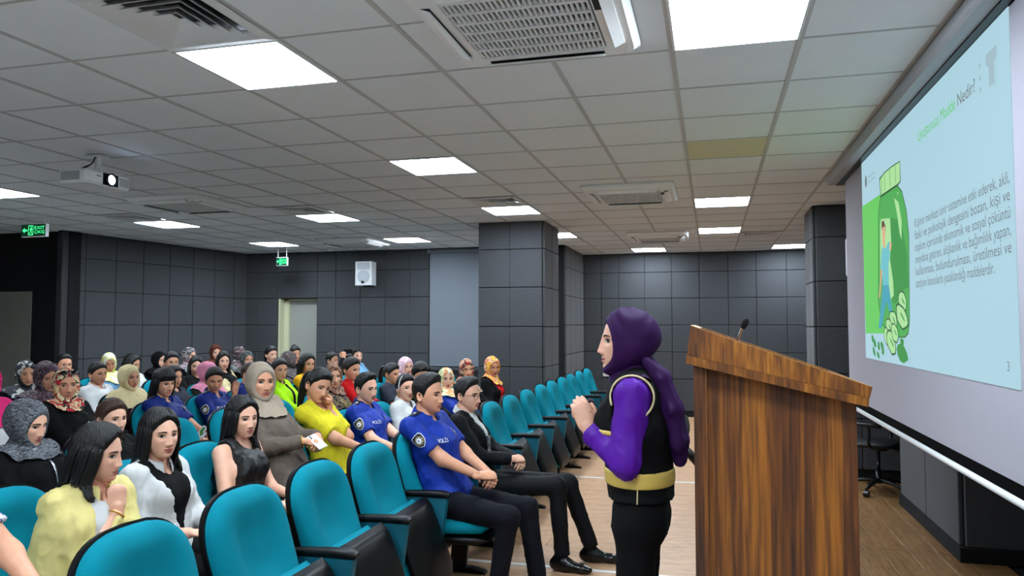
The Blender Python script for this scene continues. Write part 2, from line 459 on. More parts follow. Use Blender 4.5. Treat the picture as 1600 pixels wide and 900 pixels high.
# ------------------------------------------------------------------ walls
pan_cache = {}
def panel_mesh(wd, ht):
    k = (round(wd, 3), round(ht, 3))
    if k not in pan_cache: pan_cache[k] = MB().box((.004, -0.03, .004), (wd - .004, 0, ht - .004), 0.006).mesh('wall_panel', M_panel, False)
    return pan_cache[k]
def panels(parent, us, zs, skip=None):
    """felt panels on the local -y face; us = joints along local x, zs = joints in height"""
    for i in range(len(us) - 1):
        for j in range(len(zs) - 1):
            if skip and skip(0.5 * (us[i] + us[i + 1]), 0.5 * (zs[j] + zs[j + 1])): continue
            link('wall_panel', panel_mesh(us[i + 1] - us[i], zs[j + 1] - zs[j]), parent, (us[i], 0, zs[j]))
def wall(name, p, q, us, zs=ZJ, thick=0.2, skip=None, base=True, m=None):
    """wall whose face runs from p to q (left to right seen from the room)"""
    L = math.hypot(q[0] - p[0], q[1] - p[1]); a = math.atan2(q[1] - p[1], q[0] - p[0])
    o = boxobj(name, (0, 0.0, 0), (L, thick, CZ), m or M_back); o.location = (p[0], p[1], 0); o.rotation_euler = (0, 0, a)
    struct(o)
    if us is not None: panels(o, us, zs, skip)
    if base: boxobj('baseboard', (0, -0.035, 0), (L, 0, 0.095), M_dark, o)
    return o
xs = [-2.27, -1.95, -1.63, -1.16, -.68, -.20, .29, .76, 1.26, 1.74]
wall('wall_back', (-2.30, 13.7), (1.80, 13.7), [x + 2.30 for x in xs])
wall('wall_recess', (-2.30, 11.9), (-2.30, 13.7), [0.02, .48, .94, 1.40, 1.78])
# wall with the loudspeaker: door opening and window behind a blind
o = boxobj('wall_loudspeaker', (0, 0, 0), (0.78, 0.25, CZ), M_back); struct(o); o.location = (-8.30, 11.93, 0)
W2 = o
boxobj('lintel', (0.78, 0, 2.10), (1.55, 0.25, CZ), M_back, W2); boxobj('masonry', (1.55, 0, 0), (6.0, 0.25, CZ), M_back, W2)
us = [0.04, .38, .78, 1.18, 1.57, 1.93, 2.40, 2.87, 3.33, 3.68]
panels(W2, us, ZJ, lambda x, z: 0.78 < x < 1.55 and z < 2.10)
boxobj('baseboard', (1.57, -.035, 0), (6.0, 0, .095), M_dark, W2)
dr = thing('door_2', 'pale grey-green door set deep in a cream frame beside the loudspeaker wall panels', 'door', (-7.52, 11.93, 0)); dr['kind'] = 'structure'
boxobj('leaf', (.14, .16, 0), (.74, .20, 2.06), M_door, dr, .003)
boxobj('jamb', (0.01, -0.01, 0), (.05, .22, 2.09), M_jamb, dr); boxobj('jamb', (.05, .12, 0), (.14, .22, 2.09), M_jamb, dr); boxobj('jamb', (.74, .12, 0), (.76, .22, 2.09), M_jamb, dr)
boxobj('head_jamb', (.05, .12, 2.06), (.76, .22, 2.095), M_jamb, dr)
h_ = MB(); V_, F_ = tube([(.66, .16, 1.0), (.66, .11, 1.0), (.57, .11, 1.0)], .009, 8); h_.add(V_, F_).obj('door_handle', mat('steel', (150, 150, 150), 0.3, metal=1.0), dr)
# roller blind over the window beside the column
M_blind = mat('blind_fabric', (112, 118, 126), 0.85, 0.1, 400)
bl = thing('roller_blind', 'plain grey roller blind pulled down over the window beside the column', 'blind', (-4.60, 11.90, DZ))
V_ = []; nn = 13
for z in (0.88, 2.79):
    for k in range(nn): V_.append((k * 1.30 / (nn - 1), -0.02 + 0.003 * math.sin(k * 1.1), z))
MB().add(np.array(V_), gridf(nn, 2)).obj('blind_fabric', M_blind, bl)
boxobj('bottom_rail', (0, -.035, .86), (1.30, -.008, .885), M_blind, bl, .003); V_, F_ = tube([(-.02, -.035, 2.80), (1.32, -.035, 2.80)], .035, 12); MB().add(V_, F_).obj('roller_tube', M_blind, bl)
boxobj('bracket', (-.03, -.06, 2.77), (-.015, 0.02, 2.85), M_white, bl)
wi = struct(boxobj('window_1', (-4.62, 11.80, .87), (-3.25, 11.93, .915), M_panel)); boxobj('window_apron', (-4.62, 11.90, .10), (-3.25, 11.93, .87), M_panel, wi)
# left wall, slightly askew, and the dark return wall with a door
wall('wall_left', (-8.62, 8.40), (-8.19, 11.95), [0.04, .28, .78, 1.27, 1.78, 2.27, 2.75, 3.22, 3.55], ZJ)
wall('wall_return', (-10.9, 8.38), (-8.55, 8.38), None, m=M_dark)
struct(boxobj('trim_1', (-8.66, 8.28, 0), (-8.56, 8.42, CZ), mat('trim_grey', (48, 48, 50), .7), None, .01))
d1 = thing('door_1', 'plain olive grey door in the black wall at the far left', 'door', (-10.05, 8.38, 0)); d1['kind'] = 'structure'
boxobj('leaf', (0, -.03, 0), (.90, .0, 2.09), mat('door_olive', (118, 118, 108), .7), d1, .003)
boxobj('door_frame', (-.04, -.015, 0), (0, 0, 2.13), M_dark, d1); boxobj('door_frame', (.9, -.015, 0), (.94, 0, 2.13), M_dark, d1)
V_, F_ = tube([(.08, -.03, 1.0), (.08, -.08, 1.0), (.18, -.08, 1.0)], .009, 8); MB().add(V_, F_).obj('door_handle', MATS['steel'], d1)
wall('wall_far_left', (-10.9, -4), (-10.9, 8.4), None, m=M_panel)
wall('wall_front', (2.2, 13.9), (2.2, -4), None, m=M_panel)
wall('wall_rear', (2.4, -3.9), (-11, -3.9), None, m=M_panel)
# columns
def column(name, x0, y0, x1, y1, faces):
    o = struct(boxobj(name, (x0, y0, 0), (x1, y1, CZ), M_back))
    zs = [0.10, .63, 1.10, 1.60, 2.09, 2.57, CZ]
    def face(a, b, n):
        L = math.hypot(b[0] - a[0], b[1] - a[1]); e = link('cladding', None, o, (a[0], a[1], 0), (0, 0, math.atan2(b[1] - a[1], b[0] - a[0])))
        for i in range(n):
            for j in range(len(zs) - 1):
                q = link('wall_panel', panel_mesh(L / n, zs[j + 1] - zs[j]), o); ang = math.atan2(b[1] - a[1], b[0] - a[0])
                q.location = (a[0] + (b[0] - a[0]) * i / n, a[1] + (b[1] - a[1]) * i / n, zs[j]); q.rotation_euler = (0, 0, ang)
        bpy.data.objects.remove(e)
    if 'front' in faces: face((x0, y0), (x1, y0), faces['front'])
    if 'right' in faces: face((x1, y0), (x1, y1), faces['right'])
    if 'left' in faces: face((x0, y1), (x0, y0), faces['left'])
    return o
column('wall_column', -2.85, 9.07, -2.02, 9.93, {'front': 2, 'right': 2})
column('wall_column', 1.10, 8.68, 1.95, 9.35, {'front': 2, 'left': 2})
c3 = column('wall_column', 1.66, 5.85, 2.25, 7.5, {'front': 1, 'left': 2})
boxobj('baseboard', (1.62, 5.81, 0), (2.25, 7.54, .10), M_dark, c3, .004)
# socket plate
t = thing('wall_socket', 'small white socket plate low on the back wall behind the speaker', 'socket', (-1.83, 13.668, .69))
boxobj('plate', (-.09, -.012, 0), (.09, 0, .075), M_white, t, .004)
for k in (-.055, 0, .055):
    V_, F_ = lathe([(.018, 0), (.018, .003), (.012, .003), (.0, .001)], 10); V_ = V_[:, [0, 2, 1]] * [1, -1, 1] + [k, -.012, .037]; MB().add(V_, F_).obj('outlet', mat('plate_grey', (190, 190, 190), .5), t)
# ------------------------------------------------------------------ projection screen with slide
M_screen = mat('screen_fabric', (168, 165, 174), 0.85)
M_cas = mat('screen_case', (170, 172, 176), 0.45)
SX = 1.10
scn = thing('projection_screen', 'large pull-down projection screen showing a projected slide on the right', 'screen', (SX, 4.2, DZ))
def sb(name, y0, y1, z0, z1, x0, x1, m, bev=0.0): return boxobj(name, (x0 - SX, y0 - 4.2, z0), (x1 - SX, y1 - 4.2, z1), m, scn, bev)
sb('case', 1.6, 6.98, 2.765, 2.845, .985, 1.125, M_cas, .012)
sb('case_slot', 1.62, 6.94, 2.756, 2.766, 1.06, 1.12, M_black)
sb('fabric', 1.7, 6.75, .96, 2.75, 1.10, 1.103, M_screen)
sb('black_border', 1.7, 6.75, .905, .96, 1.0995, 1.1035, mat('border_black', (3, 3, 3), .95, spec=.05))
V_, F_ = tube([(0, 1.62 - 4.2, .89), (0, 6.80 - 4.2, .89)], .016, 12); MB().add(V_, F_).obj('weight_bar', M_white, scn)
def slide_mat(name, rgb, k=1.0):
    return mat(name, (25, 25, 25), 0.9, emit=rgb, estr=SLIDE_STRENGTH * k)
SL = sb('slide', 3.16, 6.02, 1.31, 2.752, 1.0965, 1.0995, slide_mat('slide_ground', (174, 212, 226)))
XO = 1.0960
lay = [0]
def sp(name, polys, m):
    """flat printed shape of the slide: polygons in world (y, z)"""
    lay[0] += 1; mb = MB()
    for P in polys:
        V = np.array([(XO - 0.0002 * lay[0] - SX, p[0] - 4.2, p[1]) for p in P]); n = len(P)
        ar = sum(P[i][0] * P[(i + 1) % n][1] - P[(i + 1) % n][0] * P[i][1] for i in range(n))
        mb.add(V, [list(range(n))[::-1] if ar > 0 else list(range(n))])
    return mb.obj(name, m, SL, False)
def blob(cy, cz, ry, rz, n=16, wob=0.0, rot=0.0, seed=0):
    r_ = random.Random(seed); P = []
    for k in range(n):
        a = 2 * math.pi * k / n; f = 1 + wob * r_.uniform(-1, 1); y = ry * f * math.cos(a); z = rz * f * math.sin(a)
        P.append((cy + y * math.cos(rot) - z * math.sin(rot), cz + y * math.sin(rot) + z * math.cos(rot)))
    return P
G1 = slide_mat('slide_green', (105, 205, 95)); G2 = slide_mat('slide_dark_green', (60, 150, 70)); G3 = slide_mat('slide_pale_green', (175, 228, 160)); G4 = slide_mat('slide_mid_green', (80, 175, 85))
TE = slide_mat('slide_teal', (110, 195, 205)); TB = slide_mat('slide_teal_dark', (70, 165, 185)); FL = slide_mat('slide_flesh', (225, 175, 140)); HA = slide_mat('slide_brown', (95, 70, 50)); GR = slide_mat('slide_grey', (112, 124, 132)); LG = slide_mat('slide_line', (45, 95, 55)); TG = slide_mat('slide_title_green', (95, 205, 110)); TD = slide_mat('slide_title_grey', (110, 118, 118)); IC = slide_mat('slide_icon', (160, 188, 198))
def pl(*uv):
    """points of the slide measured on its own plane (the screen's place is known)"""
    return [tuple(at_x(u, v, XO)[1:] - np.array([0, DZ])) for u, v in uv]
sp('green_backdrop', [pl((1347, 323), (1376, 303), (1400, 296), (1400, 505), (1390, 521), (1353, 521))], G1)
bot = pl((1376, 309), (1402, 291), (1409, 300), (1416, 330), (1420, 370), (1421, 500), (1419, 520), (1414, 526), (1397, 526), (1378, 505), (1373, 470), (1373, 335))
cy_, cz_ = np.mean([p[0] for p in bot]), np.mean([p[1] for p in bot])
sp('bottle_outline', [[(cy_ + (y - cy_) * 1.03, cz_ + (z - cz_) * 1.015) for y, z in bot]], LG)
sp('bottle', [bot], G4)
sp('bottle_shade', [pl((1392, 340), (1408, 345), (1418, 400), (1420, 450), (1412, 452), (1408, 465), (1398, 475), (1394, 470), (1391, 420))], G2)
sp('bottle_highlight', [pl((1397, 309), (1404, 316), (1409, 345), (1409, 375), (1406, 365), (1402, 335)), pl((1402, 300), (1404, 301), (1403, 305))], G3)
sp('bottle_cap_outline', [pl((1374, 279), (1382, 269), (1394, 259), (1406.5, 251), (1407.5, 284), (1404, 289), (1376, 308))], LG)
sp('bottle_cap', [pl((1375, 281), (1382, 271), (1394, 261), (1406, 253), (1406.5, 283), (1403, 287), (1376.5, 305))], G3)
sp('cap_ridges', [pl((u, v), (u + .6, v - .5), (u + 1.4, v + 26), (u + .8, v + 26.5)) for u, v in ((1377, 279), (1382, 272), (1390, 265.5), (1399, 259))], G2)
sp('opening', [pl((1375.5, 350), (1377, 342), (1391, 341), (1393, 375), (1391, 405), (1396, 440), (1397, 462), (1390, 470), (1376, 420))], G3)
sp('figure_hair', [pl((1378, 347), (1381, 344), (1384, 353), (1384, 364), (1380, 366), (1378, 356))], HA)
sp('figure_face', [pl((1379, 356), (1383, 353), (1384, 366), (1383, 374), (1384, 386), (1381, 388), (1379.5, 376))], FL)
sp('figure_shirt', [pl((1378, 390), (1381, 385), (1384, 389), (1388, 379), (1391, 377), (1391, 400), (1389, 412), (1389.5, 446), (1380, 446), (1379, 424), (1376.5, 421))], TE)
sp('figure_arms', [pl((1376.5, 421), (1379.5, 423), (1378, 440), (1375.5, 466), (1374, 464), (1376, 440)), pl((1391, 378), (1394, 380), (1393, 391), (1390, 390))], FL)
sp('figure_trousers', [pl((1380, 446), (1389.5, 445), (1394, 478), (1399, 505), (1396, 511), (1386, 470), (1382, 490), (1378, 514), (1373.5, 512), (1378, 470))], TB)
for i, (u, v, a, b) in enumerate([(1411, 471, .17, .065), (1410, 495, .26, .07), (1397, 500, .17, .06), (1391, 512, .19, .055), (1387, 525, .16, .06), (1394, 535, .22, .07), (1400, 520, .16, .06)]):
    (y, z), = pl((u, v))
    sp('pill_outline', [blob(y, z, a * .6, b, 14, .1, .3, i)], LG); sp('pill', [blob(y, z, a * .52, b * .84, 14, .1, .3, i)], G3)
    sp('pill_mark', [blob(y - .02, z, a * .25, b * .12, 8, .1, .5, i)], G2)
for i, (u, v) in enumerate([(1369, 537), (1375, 541), (1368, 549), (1374, 555), (1382, 549), (1380, 541), (1366, 530)]): sp('leaf', [blob(*pl((u, v))[0], .045, .026, 7, .35, .3, i)], G2)
sp('leaf', [blob(*pl((1412, 553))[0], .13, .05, 10, .15, .2, 5)], G2); sp('leaf', [blob(*pl((1412, 535))[0], .05, .028, 8, .2, .2, 9)], G2)
def stext(name, s, y, z, size, m, width=None):
    lay[0] += 1
    V, F = textmesh(s, size)
    if width: V[:, 0] *= width / V[:, 0].max()
    W = np.stack([np.full(len(V), XO - 0.0002 * lay[0] - SX), y - V[:, 0] - 4.2, z + V[:, 1]], 1)
    return MB().add(W, F).obj(name, m, SL, False)
stext('title_text', 'Uyuşturucu', 4.42, 2.535, .085, TG, .385)['kind'] = 'stuff'
stext('title_text', 'Madde', 4.01, 2.535, .085, TG, .235)['kind'] = 'stuff'
stext('title_text', 'Nedir?', 3.75, 2.535, .085, TD, .24)['kind'] = 'stuff'
body = ['Kişinin merkezi sinir sistemine etki ederek, akli,', 'fiziki ve psikolojik dengesini bozan, kişi ve', 'toplum içerisinde ekonomik ve sosyal çöküntü', 'meydana getiren, alışkanlık ve bağımlılık yapan,', 'kullanması, bulundurulması, üretilmesi ve', 'satışının kanunlarla yasaklandığı maddelerdir.']
for k, s in enumerate(body): stext('body_text', s, 4.53, 2.085 - k * .066, .068, GR, 1.36 if k < 5 else 1.18)['kind'] = 'stuff'
stext('page_number', '3', 3.25, 1.375, .055, GR)
sp('logo_lines', [[(5.74, z), (5.50, z), (5.50, z + .012), (5.74, z + .012)] for z in (2.55, 2.585)], IC)
sp('logo_mark', [blob(5.81, 2.58, .035, .045, 12)], GR)
sp('icon_dots', [blob(3.44, 2.62 - k * .05, .012, .013, 8) for k in range(3)], IC)
sp('icon_bottle', [[(3.37, 2.64), (3.25, 2.64), (3.25, 2.60), (3.28, 2.58), (3.28, 2.50), (3.34, 2.50), (3.34, 2.58), (3.37, 2.60)]], IC)
# white loudspeaker cabinet seen edge-on on the dark column
t = thing('column_loudspeaker', 'narrow white loudspeaker on the dark column, half hidden by the screen', 'speaker', (1.50, 8.645, 2.06 + DZ))
boxobj('cabinet', (-.11, -.17, 0), (.11, -.03, .42), M_white, t, .02); boxobj('bracket', (-.03, -.03, .15), (.03, 0, .25), M_black, t)

# ------------------------------------------------------------------ loudspeaker on the back wall
ls = thing('wall_loudspeaker_box', 'white two-way loudspeaker mounted high on the dark panelled wall', 'speaker', (-5.64, 11.62, 2.22 + DZ))
M_grl = mat('speaker_grille', (190, 195, 200), .6, .4, 500)
V_, F_ = prism([(-.15, -.13), (.15, -.13), (.11, .13), (-.11, .13)], 0, .40, 2); MB().add(V_, F_).obj('cabinet', M_white, ls, False)
boxobj('horn', (-.11, -.14, .27), (.11, -.128, .375), M_grl, ls, .004)
V_, F_ = lathe([(.105, 0), (.105, .008), (.09, .012), (.02, .016), (0, .016)], 24); V_ = np.stack([V_[:, 0], -.13 - V_[:, 2], V_[:, 1] + .145], 1); MB().add(V_, F_[:, ::-1]).obj('woofer_grille', M_grl, ls)
boxobj('badge', (-.03, -.148, .03), (.012, -.13, .075), M_black, ls)
boxobj('wall_bracket', (-.04, .13, .12), (.04, .28, .2), M_black, ls); boxobj('bracket_foot', (-.06, -.02, -.03), (.10, .1, 0), M_black, ls)

# ------------------------------------------------------------------ projector
pj = thing('projector', 'white ceiling projector with a glowing lens hanging at the left', 'projector', (-4.54, 4.67, 2.60 + DZ))
M_pj = mat('projector_white', (242, 243, 243), .35)
V_, F_ = chamfer((-.13, -.22, 0), (.13, .22, .105), .018); MB().add(V_, F_).obj('body', M_pj, pj, False)
for k in range(6):
    boxobj('vent_slat', (-.10, -.2225, .022 + k * .011), (.07, -.2195, .028 + k * .011), mat('vent_grey', (150, 152, 155), .5), pj)
for k in range(6): boxobj('vent_slat', (.1295, .10, .022 + k * .011), (.1325, .195, .028 + k * .011), MATS['vent_grey'], pj)
boxobj('lens_recess', (.1295, -.065, .008), (.1335, .085, .098), mat('lens_black', (8, 8, 12), .15), pj, .003)
V_, F_ = lathe([(.050, 0), (.050, .016), (.042, .018), (.036, .010)], 24); V_ = V_[:, [2, 0, 1]] + [.1325, .01, .053]
L_ = MB().add(V_, F_).obj('lens_ring', M_black, pj)
V_, F_ = lathe([(.036, .008), (.026, .014), (.012, .018), (0, .019)], 20); V_ = V_[:, [2, 0, 1]] + [.1335, .01, .053]
MB().add(V_, F_).obj('lens', mat('lens_glow', (120, 150, 220), .05, emit=(190, 215, 255), estr=9.0), L_)
boxobj('badge', (.1295, -.125, .060), (.1315, -.085, .070), MATS['vent_grey'], pj)
mt = MB(); V_, F_ = tube([(0, .02, .10), (0, .02, .25)], .022, 12); mt.add(V_, F_); mt.box((-.06, -.04, .235), (.06, .08, .2455)); mt.box((-.05, -.03, .105), (.05, .07, .125), .004)
for s_ in (-1, 1): V_, F_ = tube([(s_ * .045, .02, .11), (s_ * .02, .02, .17)], .008, 6); mt.add(V_, F_)
mt.obj('ceiling_mount', M_pj, pj, False)
for k in range(2):
    V_, F_ = tube([(-.05, -.10 - .03 * k, .105), (-.03, -.07, .14 + .01 * k), (-.01, -.03, .18), (0, .0, .245)], .005, 6, 12); MB().add(V_, F_).obj('cable', M_black, pj)

# ------------------------------------------------------------------ exit signs
M_sg = mat('exit_green', (40, 200, 110), .4, emit=(60, 220, 130), estr=0.9); M_sd = mat('exit_dark', (8, 40, 24), .3, emit=(10, 60, 35), estr=0.15)
def exit_sign(loc, wd, ht, drop, label):
    t = thing('exit_sign', label, 'exit sign', loc, 0, 'hanging exit signs')
    boxobj('housing', (-wd / 2, 0, -ht / 2), (wd / 2, .045, ht / 2), M_white, t, .006)
    f = boxobj('sign_face', (-wd / 2 + .008, -.002, -ht / 2 + .008), (wd / 2 - .008, 0.001, ht / 2 - .008), M_sd, t)
    def fl_(polys, name):
        mb = MB()
        for P in polys: mb.add(np.array([(p[0] * wd, -.0035, p[1] * ht) for p in P]), [list(range(len(P)))])
        mb.obj(name, M_sg, f, False)
    fl_([[(-.44, 0), (-.34, .2), (-.34, .07), (-.24, .07), (-.24, -.07), (-.34, -.07), (-.34, -.2)]], 'arrow')
    fl_([[(-.20, -.36), (-.18, -.36), (-.18, .36), (-.20, .36)], [(-.18, .31), (0, .31), (0, .36), (-.18, .36)], [(-.02, -.36), (0, -.36), (0, .31), (-.02, .31)], [(-.18, -.36), (-.02, -.36), (-.02, -.31), (-.18, -.31)]], 'doorway')
    fl_([[(-.10, .2), (-.07, .2), (-.07, .28), (-.10, .28)], [(-.12, .17), (-.06, .17), (-.07, -.05), (-.11, -.05)], [(-.11, -.05), (-.09, -.05), (-.14, -.28), (-.16, -.26)], [(-.09, -.05), (-.07, -.05), (-.035, -.28), (-.055, -.28)], [(-.12, .15), (-.11, .1), (-.16, .02), (-.17, .05)], [(-.06, .15), (-.035, .02), (-.05, .0), (-.07, .1)]], 'running_figure')
    for s_, zz in (('EXIT', .06), ('ÇIKIŞ', -.30)):
        V, F = textmesh(s_, 1.0); V = V - V.min(0); V[:, 0] *= .40 / V[:, 0].max(); V[:, 1] *= .24 / V[:, 1].max() * (1.0 if s_ == 'EXIT' else 1.2)
        MB().add(np.stack([(V[:, 0] + .05) * wd, np.full(len(V), -.0035), (V[:, 1] + zz) * ht], 1), F).obj('lettering', M_sg, f, False)
    for s_ in (-.38, .38):
        V, F = tube([(s_ * wd, .02, ht / 2), (s_ * wd, .02, drop)], .006, 6); MB().add(V, F).obj('hanger', M_white, t)
exit_sign((-7.56, 6.9, 2.645 + DZ), .36, .155, .22, 'green exit sign hanging from the ceiling at the left edge')
exit_sign((-6.98, 11.15, 2.62 + DZ), .21, .145, .23, 'small green exit sign hanging in front of the far door wall')

# ------------------------------------------------------------------ lectern
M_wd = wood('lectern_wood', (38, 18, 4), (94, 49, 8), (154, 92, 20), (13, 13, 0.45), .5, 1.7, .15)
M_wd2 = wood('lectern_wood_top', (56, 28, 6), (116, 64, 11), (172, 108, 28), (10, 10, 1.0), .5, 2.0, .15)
M_wde = mat('lectern_edge', (186, 140, 82), .45, var=.1, vscale=20)
le = thing('lectern', 'brown wood-grain lectern with a slanted tray top standing in front of the screen', 'lectern', (0, 2.0, DZ))
zt = lambda x: 1.45 - (x + .063) * .232            # underside of the tray
def lp(name, poly, y0, y1, m, par=None):
    V, F = prism(poly, y0, y1, 1); return MB().add(V, F).obj(name, m, par or le, False)
lp('front_panel', [(-.047, -DZ), (-.014, -DZ), (-.014, zt(-.014)), (-.047, zt(-.047))], 0.02, .62, M_wd)
lp('side_panel', [(-.0135, -DZ), (.348, -DZ), (.348, zt(.348)), (-.0135, zt(-.0135))], .045, .063, M_wd)
lp('side_panel', [(-.0135, -DZ), (.348, -DZ), (.348, zt(.348)), (-.0135, zt(-.0135))], .577, .595, M_wd)
lp('shelf', [(-.013, .9), (.33, .9), (.33, .918), (-.013, .918)], .064, .576, M_wd)
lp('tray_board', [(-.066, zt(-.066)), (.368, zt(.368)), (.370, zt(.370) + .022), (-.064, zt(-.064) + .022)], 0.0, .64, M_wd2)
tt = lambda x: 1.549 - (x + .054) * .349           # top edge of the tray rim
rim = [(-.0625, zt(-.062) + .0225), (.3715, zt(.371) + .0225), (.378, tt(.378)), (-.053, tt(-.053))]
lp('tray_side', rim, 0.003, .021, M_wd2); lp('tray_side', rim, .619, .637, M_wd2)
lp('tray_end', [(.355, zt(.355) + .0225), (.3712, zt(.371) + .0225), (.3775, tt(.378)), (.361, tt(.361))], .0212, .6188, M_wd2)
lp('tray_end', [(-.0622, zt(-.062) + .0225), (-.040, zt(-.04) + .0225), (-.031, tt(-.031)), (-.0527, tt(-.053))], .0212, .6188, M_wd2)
for y0 in (.003, .619): lp('edge_band', [(-.053, tt(-.053) + .0003), (.378, tt(.378) + .0003), (.378, tt(.378) + .0015), (-.053, tt(-.053) + .0015)], y0, y0 + .018, M_wde)
lp('edge_band', [(.361, tt(.361) + .0003), (.378, tt(.378) + .0003), (.378, tt(.378) + .0015), (.361, tt(.361) + .0015)], .0212, .6188, M_wde)
lp('edge_band', [(-.053, tt(-.053) + .0003), (-.031, tt(-.031) + .0003), (-.031, tt(-.031) + .0015), (-.053, tt(-.053) + .0015)], .0212, .6188, M_wde)
mc = thing('microphone', 'gooseneck microphone with black foam tip on the lectern', 'microphone', (.075, 2.32, 1.44 + DZ))
V_, F_ = lathe([(.035, 0.0), (.035, .012), (.02, .02), (.008, .024)], 16); MB().add(V_, F_).obj('base', M_black, mc)
V_, F_ = tube([(0, 0, .02), (.0, 0, .06), (.008, -.005, .09), (.016, -.01, .106)], .0042, 8, 14); MB().add(V_, F_).obj('gooseneck', mat('chrome', (200, 200, 200), .25, metal=1.0), mc)
V_, F_ = tube([(.014, -.009, .100), (.017, -.011, .108), (.023, -.013, .121), (.027, -.015, .128)], [.006, .0095, .0095, .004], 12, 10); MB().add(V_, F_).obj('foam_tip', mat('foam', (14, 15, 18), .95), mc)
# ------------------------------------------------------------------ auditorium chairs
M_teal = mat('teal_upholstery', (0, 127, 144), 0.9, 0.25, 500, spec=.15, var=.05, vscale=9)
M_tealp = mat('teal_side_panel', (0, 88, 105), 0.6, 0.1, 300)
M_shell = mat('chair_black_shell', (5, 5, 6), 0.45, spec=.25)
M_arm = mat('armrest_black', (5, 5, 6), 0.45, spec=.3)
BA, BB = np.array([.175, 0, .36]), np.array([.0, 0, .955])
BD = BB - BA; BL = np.linalg.norm(BD); BD /= BL; BN = np.array([BD[2], 0, -BD[0]])
def outline(v, hw):
    v = np.clip(v, 0, 1)
    top = np.where(v > .64, (1 - np.clip((v - .64) / .36, 0, 1) ** 2.6) ** (1 / 2.6), 1.0)
    bot_ = np.where(v < .1, (1 - ((.1 - v) / .1) ** 2.5 * .25), 1.0)
    return hw * top * bot_ * (0.93 + .07 * np.minimum(v / .7, 1))
def back_surface(hw, ext, depth, nu=19, nv=25):
    u = np.sin(np.linspace(-1, 1, nu) * math.pi / 2); v = 1 - (1 - np.linspace(0, 1, nv)) ** 1.5
    U, Vv = np.meshgrid(u, v)
    Y = U * outline(Vv, hw)[...]
    P = BA + (Vv[..., None] * (BL + ext)) * BD + depth(U, Vv)[..., None] * BN
    P[..., 1] = Y
    return P.reshape(-1, 3), nu, nv
def chair_meshes():
    out = {}
    def front(U, Vv):
        e = np.clip(1 - np.abs(U) ** 8, 0, 1) ** .5 * np.clip(1 - np.clip((Vv - .80) / .2, 0, 1) ** 3, 0, 1) ** .5
        d = .060 * e + .022 * np.exp(-((Vv - .28) / .22) ** 2) * (1 - U ** 2) + .012 * np.exp(-((np.abs(U) - .72) / .2) ** 2) * np.clip(1.15 - Vv, 0, 1) * e
        d = d - .026 * np.clip((.60 - np.abs(U)) / .16, 0, 1) ** 1.2 * np.clip((.88 - Vv) / .16, 0, 1) * np.clip((Vv - .25) / .25, 0, 1)
        return d + .004
    P, nu, nv = back_surface(.258, 0, front); Q, _, _ = back_surface(.258, 0, lambda U, V: np.zeros_like(U))
    mb = MB(); mb.add(P, gridf(nu, nv)); mb.add(Q, gridf(nu, nv)[:, ::-1])
    n = nu * nv; edge = [j * nu for j in range(nv)] + [(nv - 1) * nu + i for i in range(1, nu)] + [j * nu + nu - 1 for j in range(nv - 2, -1, -1)]
    mb.add(np.concatenate([P[edge], Q[edge]]), [[i, i + 1, len(edge) + i + 1, len(edge) + i] for i in range(len(edge) - 1)])
    out['backrest'] = mb.mesh('backrest', M_teal)
    def bk(U, Vv): return -.030 * np.clip(1 - np.abs(U) ** 6, 0, 1) * np.clip(1 - np.clip((Vv - .85) / .15, 0, 1) ** 3, 0, 1) - .008
    P, nu, nv = back_surface(.267, .010, bk); Q, _, _ = back_surface(.267, .010, lambda U, V: np.full_like(U, .012))
    mb = MB(); mb.add(P, gridf(nu, nv)[:, ::-1]); mb.add(Q, gridf(nu, nv))
    mb.add(np.concatenate([P[edge], Q[edge]]), [[i, i + 1, len(edge) + i + 1, len(edge) + i] for i in range(len(edge) - 1)])
    out['back_shell'] = mb.mesh('back_shell', M_shell)
    # seat: built lying flat from the hinge (local x forward, z up), then turned
    def seat(nm, x0, x1, z0, z1, hw, m, ang, ox=.19, oz=.39):
        secs = []
        for t in np.linspace(0, 1, 9):
            x = x0 + (x1 - x0) * t; k = (1 - abs(2 * t - 1) ** 5) ** .35
            a = np.linspace(0, 2 * math.pi, 20, endpoint=False); c, s_ = np.cos(a), np.sin(a)
            yy = hw * np.sign(c) * np.abs(c) ** .4 * (0.9 + .1 * k); zz = (z0 + z1) / 2 + (z1 - z0) / 2 * np.sign(s_) * np.abs(s_) ** .55 * k + (.012 * (t - .5) if z1 > 0.03 else 0)
            secs.append(np.stack([np.full(20, x), yy, zz], 1))
        V = np.concatenate(secs); F = gridf(20, 9, True).tolist() + [list(range(20))[::-1], list(range(160, 180))]
        c, s_ = math.cos(ang), math.sin(ang)
        V = np.stack([V[:, 0] * c - V[:, 2] * s_ + ox, V[:, 1], V[:, 0] * s_ + V[:, 2] * c + oz], 1)
        return MB().add(V, F[::1]).mesh(nm, m)
    for nm, ang, ox, oz in (('down', 0.03, .19, .39), ('up', math.radians(112), .40, .22)):
        out['seat_' + nm] = seat('seat', -.02, .44, -.02, .075, .245, M_teal, ang, ox, oz)
        out['pan_' + nm] = seat('seat_pan', -.03, .43, -.075, -.015, .242, M_shell, ang, ox, oz)
    # arm
    secs = []
    for x, zc, hw, hh in ((.06, .618, .018, .012), (.07, .620, .026, .017), (.16, .628, .027, .019), (.28, .634, .030, .019), (.36, .634, .031, .019), (.395, .630, .027, .016), (.405, .627, .018, .010)):
        a = np.linspace(0, 2 * math.pi, 14, endpoint=False); c, s_ = np.cos(a), np.sin(a)
        secs.append(np.stack([np.full(14, x), hw * np.sign(c) * np.abs(c) ** .6, zc + hh * np.sign(s_) * np.abs(s_) ** .6], 1))
